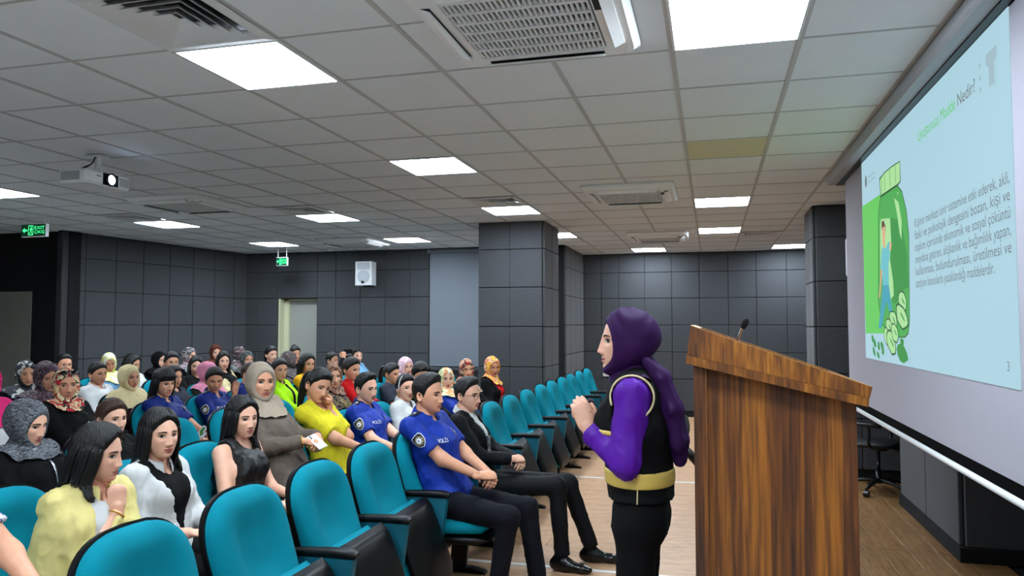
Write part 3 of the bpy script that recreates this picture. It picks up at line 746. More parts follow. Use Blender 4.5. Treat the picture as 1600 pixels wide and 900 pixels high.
    out['armrest'] = MB().add(np.concatenate(secs) + [0, -.292, 0], gridf(14, 7, True).tolist() + [list(range(14)), list(range(84, 98))[::-1]]).mesh('armrest', M_arm)
    V, F = prism([(.09, .612), (.115, .50), (.22, .27), (.345, .27), (.392, .612)], -.312, -.272, 1)
    out['side_panel'] = MB().add(V, F).mesh('side_panel', M_tealp, False)
    mb = MB(); V, F = prism([(.225, .275), (.335, .275), (.31, .03), (.20, .03)], -.310, -.274, 1); mb.add(V, F)
    out['leg'] = mb.mesh('leg', M_shell, False)
    mb = MB(); V, F = prism([(.08, 0), (.45, 0), (.44, .016), (.34, .035), (.18, .035), (.09, .016)], -.322, -.262, 1); mb.add(V, F)
    out['foot'] = mb.mesh('foot', M_shell, False)
    return out
CH = chair_meshes()
def chair(x, y, up, label, group):
    t = thing('auditorium_chair', label, 'chair', (x, y, 0), 0, group)
    b = link('backrest', CH['backrest'], t); link('back_shell', CH['back_shell'], b)
    k = 'up' if up else 'down'
    s_ = link('seat', CH['seat_' + k], t); link('seat_pan', CH['pan_' + k], s_)
    for n in ('armrest', 'side_panel', 'leg', 'foot'): link(n, CH[n], t)
    return t
ROWX = {1: -1.89, 2: -2.82, 3: -3.76, 4: -4.71, 5: -5.64, 6: -6.60, 7: -7.54}
ORD = ['first', 'second', 'third', 'fourth', 'fifth', 'sixth', 'seventh', 'eighth', 'ninth', 'tenth']
near = [2.10, 2.70, 3.29, 3.88]; far = [5.65, 6.24, 6.87, 7.52, 8.18, 8.78, 9.42, 10.02, 10.70, 11.38]
for i, y in enumerate(near): chair(ROWX[1], y, True, 'empty teal folding chair in the front row, %s from the bottom left corner' % ORD[i], 'empty front row chairs')
for i, y in enumerate(far): chair(ROWX[1], y, True, 'empty teal folding chair in the front row, %s beyond the man in the dark suit' % (ORD + ['eleventh'])[i], 'empty front row chairs')

# ------------------------------------------------------------------ office chairs behind the lectern and under the screen
M_off = mat('office_black', (11, 11, 12), 0.55, .2, 200)
def office_chair(loc, rot, label, headrest):
    t = thing('office_chair', label, 'chair', loc, rot, 'black office chairs')
    for k in range(5):
        a = k * 2 * math.pi / 5 + .3; d = np.array([math.cos(a), math.sin(a), 0])
        V, F = tube([d * .03 + [0, 0, .12], d * .15 + [0, 0, .11], d * .30 + [0, 0, .075]], [.025, .02, .014], 8, 8); g = MB().add(V, F).obj('base_arm', M_black, t)
        mb = MB(); n = np.array([-d[1], d[0], 0]); V, F = tube([d * .30 + [0, 0, .03] - n * .022, d * .30 + [0, 0, .03] + n * .022], .03, 12); mb.add(V, F); V, F = tube([d * .30 + [0, 0, .03], d * .30 + [0, 0, .08]], .008, 6); mb.add(V, F); mb.obj('castor', M_black, g, False)
    V, F = lathe([(.03, .09), (.03, .22), (.018, .22), (.018, .40), (.09, .41), (.09, .43)], 14); MB().add(V, F).obj('gas_lift', mat('dark_steel', (60, 62, 65), .3, metal=1.0), t)
    V, F = tube([(-.20, 0, .47), (-.1, 0, .475), (.1, 0, .47), (.25, 0, .455)], [.17, .24, .25, .19], 16, 10, .18, (0, 0, 1)); MB().add(V, F).obj('seat', M_off, t)
    V, F = tube([(-.25, 0, .55), (-.27, 0, .75), (-.29, 0, .95), (-.31, 0, 1.06)], [.17, .23, .22, .12], 16, 12, .14, (1, 0, 0)); MB().add(V, F).obj('backrest', M_off, t)
    V, F = tube([(-.15, 0, .43), (-.28, 0, .45), (-.31, 0, .62)], .022, 8, 8); MB().add(V, F).obj('back_support', M_black, t)
    for s_ in (-1, 1):
        V, F = tube([(-.02, s_ * .22, .46), (-.02, s_ * .29, .50), (-.02, s_ * .29, .66), (.12, s_ * .29, .675), (-.14, s_ * .29, .675)], [.014, .014, .014, .02, .02], 8, 14); MB().add(V, F).obj('armrest', M_black, t)
    if headrest:
        V, F = tube([(-.31, 0, 1.02), (-.40, 0, 1.12)], .018, 8); MB().add(V, F).obj('headrest_post', M_black, t)
        V, F = tube([(-.39, -.14, 1.175), (-.41, -.07, 1.17), (-.415, 0, 1.165), (-.41, .07, 1.17), (-.39, .14, 1.175)], [.055, .085, .09, .085, .055], 14, 14, .45, (1, 0, 0)); MB().add(V, F).obj('headrest', M_off, t)
    return t
office_chair((1.55, 8.02, 0), 2.6, 'black office chair on castors under the projection screen', False)
office_chair((0.27, 3.25, 0), 0.0, 'black high-back office chair mostly hidden behind the lectern', True)
# ------------------------------------------------------------------ smooth body surfaces from blended tapered limbs
EDG = [((0, 0, 0), (1, 0, 0)), ((0, 1, 0), (1, 1, 0)), ((0, 0, 1), (1, 0, 1)), ((0, 1, 1), (1, 1, 1)),
       ((0, 0, 0), (0, 1, 0)), ((1, 0, 0), (1, 1, 0)), ((0, 0, 1), (0, 1, 1)), ((1, 0, 1), (1, 1, 1)),
       ((0, 0, 0), (0, 0, 1)), ((1, 0, 0), (1, 0, 1)), ((0, 1, 0), (0, 1, 1)), ((1, 1, 0), (1, 1, 1))]
def surface_nets(val, org, h):
    s = val < 0; n = s.shape
    sl = lambda o: tuple(slice(o[k], n[k] - 1 + o[k]) for k in range(3))
    c = np.zeros([k - 1 for k in n], np.int8)
    for o in [(i, j, k) for i in (0, 1) for j in (0, 1) for k in (0, 1)]: c += s[sl(o)]
    act = (c > 0) & (c < 8)
    idx = np.full(act.shape, -1, np.int32); cells = np.argwhere(act); idx[act] = np.arange(len(cells))
    sm = np.zeros((len(cells), 3)); cnt = np.zeros(len(cells))
    for a, b in EDG:
        a = np.array(a); b = np.array(b)
        va = val[tuple((cells + a).T)]; vb = val[tuple((cells + b).T)]
        m = (va < 0) != (vb < 0); t = np.where(m, va / np.where(m, va - vb, 1), 0)
        sm += np.where(m[:, None], a + t[:, None] * (b - a), 0); cnt += m
    V = (cells + sm / cnt[:, None]) * h + org
    F = []
    for ax in range(3):
        o1, o2 = [k for k in range(3) if k != ax]
        e = np.argwhere(np.take(s, range(n[ax] - 1), ax) != np.take(s, range(1, n[ax]), ax))
        e = e[(e[:, o1] > 0) & (e[:, o2] > 0) & (e[:, o1] < n[o1] - 1) & (e[:, o2] < n[o2] - 1)]
        d1 = np.zeros(3, int); d1[o1] = 1; d2 = np.zeros(3, int); d2[o2] = 1
        q = np.stack([idx[tuple((e - d1 - d2).T)], idx[tuple((e - d2).T)], idx[tuple(e.T)], idx[tuple((e - d1).T)]], 1)
        ins = s[tuple(e.T)]; fl_ = ins if ax != 1 else ~ins
        q[~fl_] = q[~fl_][:, ::-1]; F.append(q)
    return V, np.concatenate(F).astype(np.int64)
def v3(*a): return np.array(a, float)
class SDF:
    def __init__(s, k=0.03): s.p = []; s.k = k; s.clip = []
    def cap(s, a, b, ra, rb, n=None, f=1.0, cut=None):
        s.p.append((np.array(a, float), np.array(b, float) + 1e-6, ra, rb, None if n is None else np.array(n, float), f, cut)); return s
    def d1(s, P, pr):
        a, b, ra, rb, n, f, cut = pr
        pa = P - a; ba = b - a; t = np.clip(pa @ ba / (ba @ ba), 0, 1); q = pa - t[..., None] * ba
        if n is not None: q = q - (q @ n)[..., None] * (n * (1 - 1 / f))
        d = np.sqrt((q * q).sum(-1)) - (ra + (rb - ra) * t)
        if cut is not None: d = np.maximum(d, (P - cut[0]) @ cut[1])
        return d
    def smin(s, a, b):
        h = np.clip(.5 + .5 * (b - a) / s.k, 0, 1); return b * (1 - h) + a * h - s.k * h * (1 - h)
    def at(s, P):
        P = np.asarray(P, float); v = None
        for pr in s.p:
            d = s.d1(P, pr); v = d if v is None else s.smin(v, d)
        for c in s.clip: v = np.maximum(v, c(P))
        return v
    def mesh(s, h):
        lo = np.min([np.minimum(p[0], p[1]) - max(p[2], p[3]) * max(1, p[5]) for p in s.p], 0) - 2.5 * h
        hi = np.max([np.maximum(p[0], p[1]) + max(p[2], p[3]) * max(1, p[5]) for p in s.p], 0) + 2.5 * h
        n = np.ceil((hi - lo) / h).astype(int) + 1
        ax = [lo[k] + np.arange(n[k]) * h for k in range(3)]
        val = np.full(n, 0.3)
        for pr in s.p:
            r = max(pr[2], pr[3]) * max(1, pr[5]) + s.k + 2 * h
            a = np.minimum(pr[0], pr[1]) - r; b = np.maximum(pr[0], pr[1]) + r
            i0 = np.clip(((a - lo) / h).astype(int), 0, n); i1 = np.clip(((b - lo) / h).astype(int) + 2, 0, n)
            S_ = tuple(slice(i0[k], i1[k]) for k in range(3))
            P = np.stack(np.meshgrid(*[ax[k][S_[k]] for k in range(3)], indexing='ij'), -1)
            val[S_] = s.smin(val[S_], s.d1(P, pr))
        if s.clip:
            P = np.stack(np.meshgrid(*ax, indexing='ij'), -1)
            for c in s.clip: val = np.maximum(val, c(P))
        return surface_nets(val, lo, h)
    def cast(s, P, d, steps=28):
        """march points along direction d onto the surface"""
        P = np.array(P, float); d = np.asarray(d, float)
        for _ in range(steps): P = P + d * np.clip(s.at(P), -.02, .05)[..., None] * .85
        return P
    def push(s, P, off):
        for _ in range(8):
            e = 1e-3; v = s.at(P); m = v < off
            if not m.any(): break
            g = np.stack([s.at(P + np.eye(3)[k] * e) - v for k in range(3)], -1) / e; g /= np.linalg.norm(g, axis=-1)[..., None] + 1e-9
            P = P + np.where(m, off - v, 0)[..., None] * g
        return P
def vnorm(V, F):
    N = np.zeros_like(V); a, b, c = V[F[:, 0]], V[F[:, 1]], V[F[:, 2]]; fn = np.cross(b - a, c - a)
    for k in range(3):
        for j in range(F.shape[1]): N[:, k] += np.bincount(F[:, j], fn[:, k], len(V))
    return N / (np.linalg.norm(N, axis=1)[:, None] + 1e-12)
def wob(P, seed, fr):
    r = np.random.RandomState(seed); v = 0
    for _ in range(5):
        d = r.normal(size=3); d /= np.linalg.norm(d); v = v + np.sin(P @ d * fr * r.uniform(.6, 1.5) + r.uniform(0, 6.3) + 1.6 * np.sin(P @ r.normal(size=3) * fr * .3))
    return v / 5
def rot_z(a): c, s = math.cos(a), math.sin(a); return np.array([[c, -s, 0], [s, c, 0], [0, 0, 1]])
def rot_y(a): c, s = math.cos(a), math.sin(a); return np.array([[c, 0, s], [0, 1, 0], [-s, 0, c]])
def rot_x(a): c, s = math.cos(a), math.sin(a); return np.array([[1, 0, 0], [0, c, -s], [0, s, c]])
def unit(v): v = np.asarray(v, float); return v / (np.linalg.norm(v) + 1e-12)

# ------------------------------------------------------------------ head
def head_base(D):
    x, y, z = D[..., 0], D[..., 1], D[..., 2]
    t = np.clip(-z, 0, 1); bk_ = np.clip(-x, 0, 1)
    X = np.where(x > 0, .092 * np.abs(x) ** .78, .102 * x) + .036 * t ** 2 + .035 * bk_ * t
    Y = .0765 * np.sign(y) * np.abs(y) ** .93 * (1 - .24 * t ** 1.6)
    Z = .119 * z
    return np.stack([X, Y, Z], -1)
G_ = lambda v, c, s_: np.exp(-((v - c) / s_) ** 2)
def head_mesh(nlon, nlat, male):
    u = np.linspace(-math.pi, math.pi, nlon, endpoint=False); ph = u - .5 * np.sin(u)
    th = np.linspace(.03, math.pi - .03, nlat)
    PH, TH = np.meshgrid(ph, th)
    D = np.stack([np.sin(TH) * np.cos(PH), np.sin(TH) * np.sin(PH), np.cos(TH)], -1)
    P = head_base(D); Y, Z = P[..., 1], P[..., 2]; fr = np.clip((D[..., 0] - .15) / .35, 0, 1)
    ay = np.abs(Y); f = np.zeros_like(Y)
    tz = np.clip((.014 - Z) / .056, 0, 1); sg = .0075 + .0065 * tz
    under = np.clip((Z + .056) / .014, 0, 1)
    nose = (.006 + .0175 * tz ** 1.2) * np.exp(-(Y / sg) ** 2) * np.where(Z > .014, G_(Z, .014, .014), 1) * under
    f += nose * (1.08 if male else .95) + .007 * G_(ay, .013, .006) * G_(Z, -.044, .008)
    f += -.0125 * G_(ay, .033, .017) * G_(Z, .001, .012) + (.0055 if male else .003) * G_(ay, .03, .02) * G_(Z, .021, .008) + .0045 * G_(ay, .047, .016) * G_(Z, -.028, .016)
    mw = np.exp(-(Y / .022) ** 4); Zm = Z - 5.5 * Y ** 2
    f += (.0062 * G_(Zm, -.0660, .0042) + .0068 * G_(Zm, -.0780, .0050) - .0045 * G_(Zm, -.0717, .0022)) * mw - .003 * G_(Z, -.087, .004) * G_(Y, 0, .02) - .0015 * G_(Z, -.056, .004) * G_(Y, 0, .004)
    f += .007 * G_(Z, -.103, .014) * G_(Y, 0, .024)
    P[..., 0] += f * fr
    if male: P[..., 1] *= 1 + .07 * G_(Z, -.085, .03)
    lip = np.clip(1.3 - ((ay / .0235) ** 2 + ((Zm + .0717) / (.0115 * (1 - .35 * (ay / .0235)))) ** 2), 0, 1) * fr
    lip = np.clip(lip * 2.2, 0, 1)
    return P.reshape(-1, 3), gridf(nlon, nlat, True)[:, ::-1], lip.reshape(-1)
def ear(side, s=1.0):
    a = np.linspace(0, 2 * math.pi, 14, endpoint=False); rows = []
    for r, d in ((1.0, 0), (1.05, .008), (.95, .013), (.72, .009), (.45, .004), (.1, .003)):
        rows.append(np.stack([-.006 + .018 * r * np.cos(a) - .004 * np.sin(a) * r - .010 * (d > .001), np.full(14, .0) + d + .004 * np.cos(a + 3.14), -.012 + .030 * r * np.sin(a)], 1))
    V = np.concatenate(rows); V[:, 1] = side * (V[:, 1] + .070)
    F = gridf(14, 6, True); return V, (F if side < 0 else F[:, ::-1])
HEADS = {}
def get_head(q, male):
    k = (q, male)
    if k not in HEADS:
        n = {2: (80, 72), 1: (56, 48), 0: (40, 34)}[q]; HEADS[k] = head_mesh(n[0], n[1], male)
    return HEADS[k]
HF = {}
def face_x(male):
    V, F, l = get_head(2, male); return V[V[:, 0] > .02]
def on_face(Y, Z, male, off):
    W = HF.setdefault(male, face_x(male)); out = []
    for y, z in zip(np.ravel(Y), np.ravel(Z)):
        d = (W[:, 1] - y) ** 2 + (W[:, 2] - z) ** 2; i = np.argsort(d)[:4]; w_ = 1 / (d[i] + 1e-7)
        out.append((W[i, 0] * w_).sum() / w_.sum() + off)
    return np.stack([np.array(out), np.ravel(Y), np.ravel(Z)], 1)
EYES = {}
def eye_mesh(side, male, lid):
    """almond eye with iris and lash line; lid 0 open .. 1 shut"""
    k = (side, male, round(lid, 1))
    if k in EYES: return EYES[k]
    nu, nv = 15, 6; u = np.linspace(-1, 1, nu); mb = MB()
    up = .0062 * (1 - u ** 2) ** .8 * (1 - .85 * lid); lo = -.0048 * (1 - u ** 2) ** .9
    yc = side * .0325
    Yg = np.stack([yc + side * (u * .0155)] * nv); Zg = np.stack([lo + (up - lo) * t for t in np.linspace(0, 1, nv)]) + .001 + (u * .0012)[None]
    bul = .0028 * (1 - (np.stack([u] * nv)) ** 2)
    V = on_face(Yg, Zg, male, .0012); V[:, 0] += bul.ravel()
    F = gridf(nu, nv); F = F if side > 0 else F[:, ::-1]
    c = V[F].mean(1); dy = c[:, 1] - (yc); dz = c[:, 2] - .0015
    ir = dy ** 2 + dz ** 2 < .0066 ** 2
    mb.add(V, F[~ir], 0); mb.add(V, F[ir], 1)
    top = np.concatenate([Zg[-1] - .0004, Zg[-1] + .0019 + .0006 * (1 - u ** 2)]); Yt = np.concatenate([Yg[-1], Yg[-1]])
    L = on_face(Yt, top, male, .0024); L[:, 0] += np.concatenate([bul[-1]] * 2); F2 = gridf(nu, 2); mb.add(L, F2 if side > 0 else F2[:, ::-1], 2)
    bt = np.concatenate([Zg[0] - .0009, Zg[0] + .0001]); L = on_face(Yt, bt, male, .0020); L[:, 0] += np.concatenate([bul[0]] * 2); mb.add(L, F2 if side > 0 else F2[:, ::-1], 2)
    EYES[k] = mb; return mb
BROWS = {}
def brow_mesh(side, male):
    k = (side, male)
    if k in BROWS: return BROWS[k]
    u = np.linspace(0, 1, 10); zc = .0195 + .0042 * np.sin(u * math.pi * .9) - .0025 * u; th = (.0036 if male else .0026) * (1 - .75 * u ** 2) + .0005
    Yg = np.stack([side * (.014 + .039 * u)] * 3); Zg = np.stack([zc - th, zc, zc + th])
    V = on_face(Yg, Zg, male, .0022); V[10:20, 0] += .0015; F = gridf(10, 3)
    BROWS[k] = MB().add(V, F if side > 0 else F[:, ::-1]); return BROWS[k]
# ------------------------------------------------------------------ hands
def hand_template(c, spread=0.0, thumb=0.3, h=.0038):
    s = SDF(.006)
    s.cap((-.03, 0, 0), (.01, 0, 0), .0265, .029, (0, 0, 1), .72)
    s.cap((.01, .004, 0), (.075, .006, 0), .034, .036, (0, 0, 1), .42); s.cap((.02, -.008, 0), (.078, -.014, 0), .03, .028, (0, 0, 1), .45)
    for i, (y, L) in enumerate(((.031, .075), (.0105, .083), (-.0095, .078), (-.0285, .062))):
        p = v3(.080 - .003 * abs(i - 1), y, 0); a = 0; sp_ = spread * (1.5 - i) * .5
        for j, fr in enumerate((.45, .31, .24)):
            a += c[j] * (1 + .08 * i)
            d = v3(math.cos(a) * math.cos(sp_), math.cos(a) * math.sin(sp_), -math.sin(a)); q = p + d * L * fr
            s.cap(p, q, .0096 - .0009 * j, .0090 - .0011 * j); p = q
    p = v3(.022, .026, -.006)
    for L, d, r in ((.042, (.62, .70, -.35 - thumb * .3), .0135), (.030, (.86, .35 - thumb * .3, -.35 - thumb * .3), .0108), (.024, (.95, .1 - thumb * .3, -.25 - thumb * .3), .0095)):
        q = p + unit(d) * L; s.cap(p, q, r, r * .86); p = q
    return s.mesh(h)
HANDS = {}
HP = {'relax': ((.30, .45, .30), .15, .3), 'fist': ((1.25, 1.45, .9), 0, .9), 'flat': ((.12, .18, .12), .12, .2), 'grip': ((.75, .85, .5), .05, .7), 'curl': ((.55, .75, .5), .1, .5), 'point': ((.45, .35, .2), -.1, .6)}
def hand(pose, W, d, back, side, fine):
    k = (pose, fine)
    if k not in HANDS: HANDS[k] = hand_template(*HP[pose], h=.0036 if fine else .006)
    V, F = HANDS[k]
    d = unit(d); nb = unit(np.array(back, float) - d * np.dot(back, d)); y = np.cross(nb, d)
    # template thumb is on +y with the palm facing -z: that is a right hand seen from above pointing +x
    if side > 0: V = V * [1, -1, 1]; F = F[:, ::-1]
    return V @ np.stack([d, y, nb]) + W, F
def ik(S, W, l1, l2, hint):
    d = W - S; L = np.linalg.norm(d); mx = (l1 + l2) * .985
    if L > mx: W = S + d / L * mx; d = W - S; L = mx
    a = (l1 * l1 - l2 * l2 + L * L) / (2 * L); hh = math.sqrt(max(l1 * l1 - a * a, 1e-6)); ax = d / L
    hn = unit(hint - ax * np.dot(hint, ax)); return S + ax * a + hn * hh, W
# ------------------------------------------------------------------ hair and scarves (head space: x forward, z up)
def dirs(nlon, nlat, t1=math.pi - .05):
    u = np.linspace(-math.pi, math.pi, nlon, endpoint=False); th = np.linspace(.02, t1, nlat); PH, TH = np.meshgrid(u - .3 * np.sin(u), th)
    return np.stack([np.sin(TH) * np.cos(PH), np.sin(TH) * np.sin(PH), np.cos(TH)], -1), PH, TH
HLX = [-.12, -.07, -.035, -.020, -.004, .012, .03, .05, .066, .078, .11]
HLZ = {'short': [-.07, -.068, -.05, -.012, .004, -.026, .030, .060, .078, .086, .090], 'tied': [-.08, -.072, -.045, -.006, .004, -.022, .014, .036, .056, .069, .074], 'long': [-.10, -.10, -.09, -.03, -.02, -.04, -.012, .012, .040, .068, .076], 'bangs': [-.10, -.10, -.09, -.03, -.01, -.03, .0, .018, .026, .030, .032]}
def hair_cap(line, thick, vol, q, seed=0, front=0.0, strand=.0022, part=0.0):
    nl, nt = {2: (120, 64), 1: (80, 44), 0: (48, 28)}[q]
    D, PH, TH = dirs(nl, nt, 2.75); B = head_base(D)
    h = B[..., 2] - np.interp(B[..., 0], HLX, HLZ[line]) + .003 * wob(B, seed, 120) + .003 * wob(B, seed + 2, 300)
    if part: h = h - .030 * np.exp(-((B[..., 1] - part * .012) / .024) ** 2) * (B[..., 0] > 0) * np.clip(1.6 - B[..., 2] / .07, 0, 1)
    up = np.clip(B[..., 2] / .11, 0, 1)
    off = thick + vol * up ** .8 + front * G_(B[..., 0], .06, .05) * up + .008 * np.clip(-B[..., 0] / .1, 0, 1)
    off = off + strand * np.sin(PH * 38 + 3 * np.sin(TH * 5 + seed)) * np.clip(np.sin(TH), .2, 1) + .003 * wob(B, seed + 5, 90) + .0025 * wob(B, seed + 9, 220)
    if part: off = off - .012 * np.exp(-((B[..., 1] - part * .02) / .007) ** 2) * np.clip(B[..., 0] * 12 + .6, 0, 1) * up
    off = off * (.45 + .55 * np.clip(B[..., 2] / .06 + .2, 0, 1)) if line == 'short' else off
    off = np.where(h > .03, off, off * np.sign(h) * np.clip(np.abs(h) / .03, 0, 1) ** (.8 if line == 'short' else 1.35) - .002 * (h < 0.003))
    N = B / np.linalg.norm(B, axis=-1)[..., None]
    V = (B + N * off[..., None]).reshape(-1, 3); F = gridf(nl, nt, True)[:, ::-1]
    hh = h.reshape(-1)[F].max(1); return V, F[hh > -.012]
def locks(n, length, wave, seed, az0=45, az1=180, q=1, front=True, start=.07):
    """falling tresses from the scalp; returns list of (path, radius)"""
    r = random.Random(seed); out = []
    for i in range(n):
        t = (i + .5) / n; sd = 1 if i % 2 else -1; az = math.radians(az0 + (az1 - az0) * t + r.uniform(-6, 6)) * sd
        c, s_ = math.cos(az), math.sin(az); L = length * r.uniform(.85, 1.08); lay_ = r.uniform(.0, .012)
        rx = lambda k: (.098 if c < 0 else .085) * c * k; ry = lambda k: .080 * s_ * k
        P = [v3(rx(.75) - .005, ry(.75), start + .015), v3(rx(1.06 + lay_ * 6), ry(1.08 + lay_ * 6), .03), v3(rx(1.10 + lay_ * 9) - .012, ry(1.12 + lay_ * 9), -.04)]
        ex = r.uniform(.0, .035)
        P.append(v3(rx(1.05 + lay_ * 8) - .025, ry(1.15 + ex * 4), -.11)); m = 5; base = P[-1]
        for k in range(1, m + 1):
            f = k / m; w_ = wave * math.sin(f * 9 + i * 1.7); P.append(base + v3((.03 if c > .2 else -.012) * f + w_ * c, (.012 * sd * f + w_ * s_ + wave * .6 * math.cos(f * 8 + i)), -max(L - .11, .02) * f))
        out.append((np.array(P), r.uniform(.009, .014)))
    return out
def scarf_hood(q, seed, bun=.02, low=0.0, wide=1.0, rimz=0.0):
    nl, nt = {2: (110, 72), 1: (80, 48), 0: (52, 34)}[q]
    D, PH, TH = dirs(nl, nt); B = head_base(D)
    ey = np.sqrt((B[..., 1] / (.060 * wide)) ** 2 + ((B[..., 2] + .014 + low) / (.0825 + rimz)) ** 2) - 1
    front = np.clip((B[..., 0] - .005) / .03, 0, 1)
    h = np.where(front > 0, ey * .06, .05) + (1 - front) * .05
    N = B / np.linalg.norm(B, axis=-1)[..., None]
    bb = np.clip(-B[..., 0] / .1, 0, 1)
    off = .013 + bun * bb ** 1.3 * np.clip(.7 + B[..., 2] / .12, 0, 1.2) + .004 * wob(B, seed, 45) + .0028 * np.sin(ey * 26 + 2 * PH + seed) * np.clip(ey * 2, 0, 1)
    off = off + .008 * np.clip(-B[..., 2] / .1, 0, 1) * (1 - front * .5) + .012 * np.abs(B[..., 1] / .076) ** 2 * np.clip(-B[..., 2] / .06, 0, 1)
    rim = np.clip(h / .006, -1, 1); off = np.where(h < .006, off * np.where(rim < 0, .2 * rim, .35 + .65 * rim), off)
    V = (B + N * off[..., None]).reshape(-1, 3); F = gridf(nl, nt, True)[:, ::-1]
    return V, F[h.reshape(-1)[F].min(1) > -.004]
def scarf_drape(q, seed, sdf, Hc, C0, Rb, s, size=1.0, length=1.0, off=.012):
    """cloth around the neck that slides down over the shoulders, step by step along the garment's surface"""
    n, m = {2: (84, 20), 1: (60, 15), 0: (40, 11)}[q]
    a = np.linspace(0, 2 * math.pi, n, endpoint=False)
    rad = np.stack([np.cos(a), np.sin(a), 0 * a], 1) @ Rb.T
    P = C0 + rad * np.where(np.cos(a) > 0, .052, .060)[:, None] * s + np.array([0, 0, 1]) * (-.008 * np.cos(a) * s)[:, None]
    rows = [P - np.array([0, 0, -.012]), P]; d = rad * .25 - np.array([0, 0, 1.0]); L = .205 * s * length * (1 + .28 * np.clip(np.cos(a), -.4, 1)) * (.75 + .25 * size); st = L / (m - 2)
    for i in range(m - 2):
        f = (i + 1) / (m - 2); d = unit_rows(d * .75 + rad * .30 * size - np.array([0, 0, .42]))
        fold = off * (.6 + .4 * f) + .007 * f * (1 + np.sin(9 * a + seed + 3 * f + 1.5 * np.sin(2 * a + seed))) * .7 + .004 * f * np.sin(19 * a + seed)
        Q = P + d * st[:, None]
        for _ in range(3):
            e = 1e-3; v = sdf.at(Q); g = unit_rows(np.stack([sdf.at(Q + np.eye(3)[k] * e) - v for k in range(3)], -1)); Q = Q + np.clip(fold - v, 0, .03)[:, None] * g
        d = unit_rows(Q - P); P = Q; rows.append(P)
    return np.concatenate(rows), gridf(n, m, True)[:, ::-1]
def unit_rows(V): return V / (np.linalg.norm(V, axis=-1)[..., None] + 1e-12)
# ------------------------------------------------------------------ people
SK = {'a': skin('skin_light', (234, 182, 154)), 'b': skin('skin_olive', (220, 162, 128)), 'c': skin('skin_tan', (204, 144, 110))}
M_scl = mat('eye_white', (196, 190, 186), .4); M_iris = mat('eye_iris', (16, 9, 6), .35); M_lash = mat('eye_lash', (18, 12, 10), .7)
M_brow = mat('eyebrow_dark', (28, 18, 14), .85)
def hairm(name, rgb): return mat(name, rgb, .42, .5, 60, spec=.5, var=.25, vscale=30, stretch=(6, 6, 1))
H_blk = hairm('hair_black', (11, 9, 9)); H_brn = hairm('hair_brown', (62, 40, 26)); H_dbr = hairm('hair_dark_brown', (26, 18, 14))
def cloth(name, rgb, rough=.85, bump=.10): return mat(name, rgb, rough, bump, 45, var=.06, vscale=18, spec=.2)
C_blk = cloth('cloth_black', (4, 4, 5)); C_nvy = cloth('trousers_navy', (9, 11, 20)); C_pol = cloth('police_blue', (22, 52, 150), .6); C_pold = cloth('police_blue_dark', (18, 38, 112), .6)
C_wht = cloth('cloth_white', (206, 206, 204)); C_yel = cloth('shirt_soft_yellow', (224, 208, 134), .6); C_yt = cloth('tee_yellow', (216, 200, 40)); C_gold = cloth('top_gold', (236, 168, 22)); C_red = cloth('top_red', (196, 18, 22))
C_tau = cloth('shirt_taupe', (104, 92, 82)); C_neon = cloth('vest_neon', (172, 236, 20)); C_suit = cloth('suit_black', (10, 11, 15), .7); C_grey = cloth('tee_grey_navy', (46, 50, 62)); C_olv = cloth('olive_top', (48, 54, 38)); C_mar = cloth('maroon_top', (42, 16, 20)); C_navy = cloth('coat_navy', (18, 20, 34)); C_lb = cloth('shirt_light_blue', (120, 168, 200)); C_pink = cloth('scarf_bright_pink', (214, 40, 110))
C_crm = cloth('scarf_cream', (214, 196, 150)); C_tsc = cloth('scarf_taupe', (158, 142, 124)); C_pnk = cloth('scarf_pink', (206, 128, 152)); C_pur = cloth('scarf_purple', (46, 9, 64), .7); C_purs = cloth('shirt_purple', (84, 22, 150), .55)
S_zeb = pattern('scarf_zebra', [(30, 32, 38), (128, 132, 138), (36, 38, 44), (110, 114, 120), (28, 30, 34)], 13, stretch=(2, 2, 8))
S_red = pattern('scarf_red_floral', [(214, 190, 140), (196, 22, 34), (232, 214, 170), (30, 30, 26), (190, 30, 40)], 16)
S_dkf = pattern('scarf_dark_floral', [(28, 22, 30), (96, 60, 80), (22, 20, 24), (140, 116, 124), (40, 24, 34)], 32)
S_ywh = pattern('scarf_yellow_white', [(224, 224, 206), (222, 214, 96), (232, 232, 220)], 10)
S_nvw = pattern('scarf_navy_white', [(20, 22, 34), (20, 22, 34), (170, 168, 160)], 14)
S_f28 = pattern('scarf_grey_rose', [(60, 66, 66), (196, 150, 160), (110, 130, 124), (40, 44, 44)], 14, stretch=(1, 1, 3))
S_brn = cloth('scarf_brown', (92, 48, 34)); S_fl1 = pattern('scarf_black_floral', [(20, 18, 20), (120, 92, 98), (24, 22, 24), (190, 176, 170)], 30)
S_fl2 = pattern('scarf_grey_floral', [(72, 76, 74), (30, 32, 32), (108, 112, 108)], 24); S_drk = pattern('scarf_charcoal_print', [(58, 50, 50), (92, 80, 76), (40, 34, 34), (120, 104, 98)], 26)
S_shw = pattern('scarf_brown_print', [(120, 66, 44), (84, 40, 34), (176, 138, 110), (52, 30, 30)], 26); S_shb = pattern('shawl_dark_print', [(26, 24, 34), (60, 26, 60), (150, 130, 70), (24, 40, 34)], 22, stretch=(1, 1, 2))
S_pkw = pattern('scarf_pink_white', [(214, 170, 182), (236, 206, 212), (196, 140, 158)], 60); S_pas = pattern('scarf_pastel', [(176, 214, 150), (236, 214, 170), (226, 156, 96), (226, 226, 206)], 9)
S_rdf = pattern('scarf_red_black', [(186, 40, 40), (44, 38, 34), (214, 184, 150), (196, 84, 50)], 18); S_orf = pattern('scarf_orange_floral', [(230, 140, 26), (236, 186, 60), (190, 90, 90), (222, 200, 150)], 18); S_pai = pattern('blouse_paisley', [(24, 38, 92), (214, 220, 232), (40, 60, 130), (224, 228, 238)], 22)
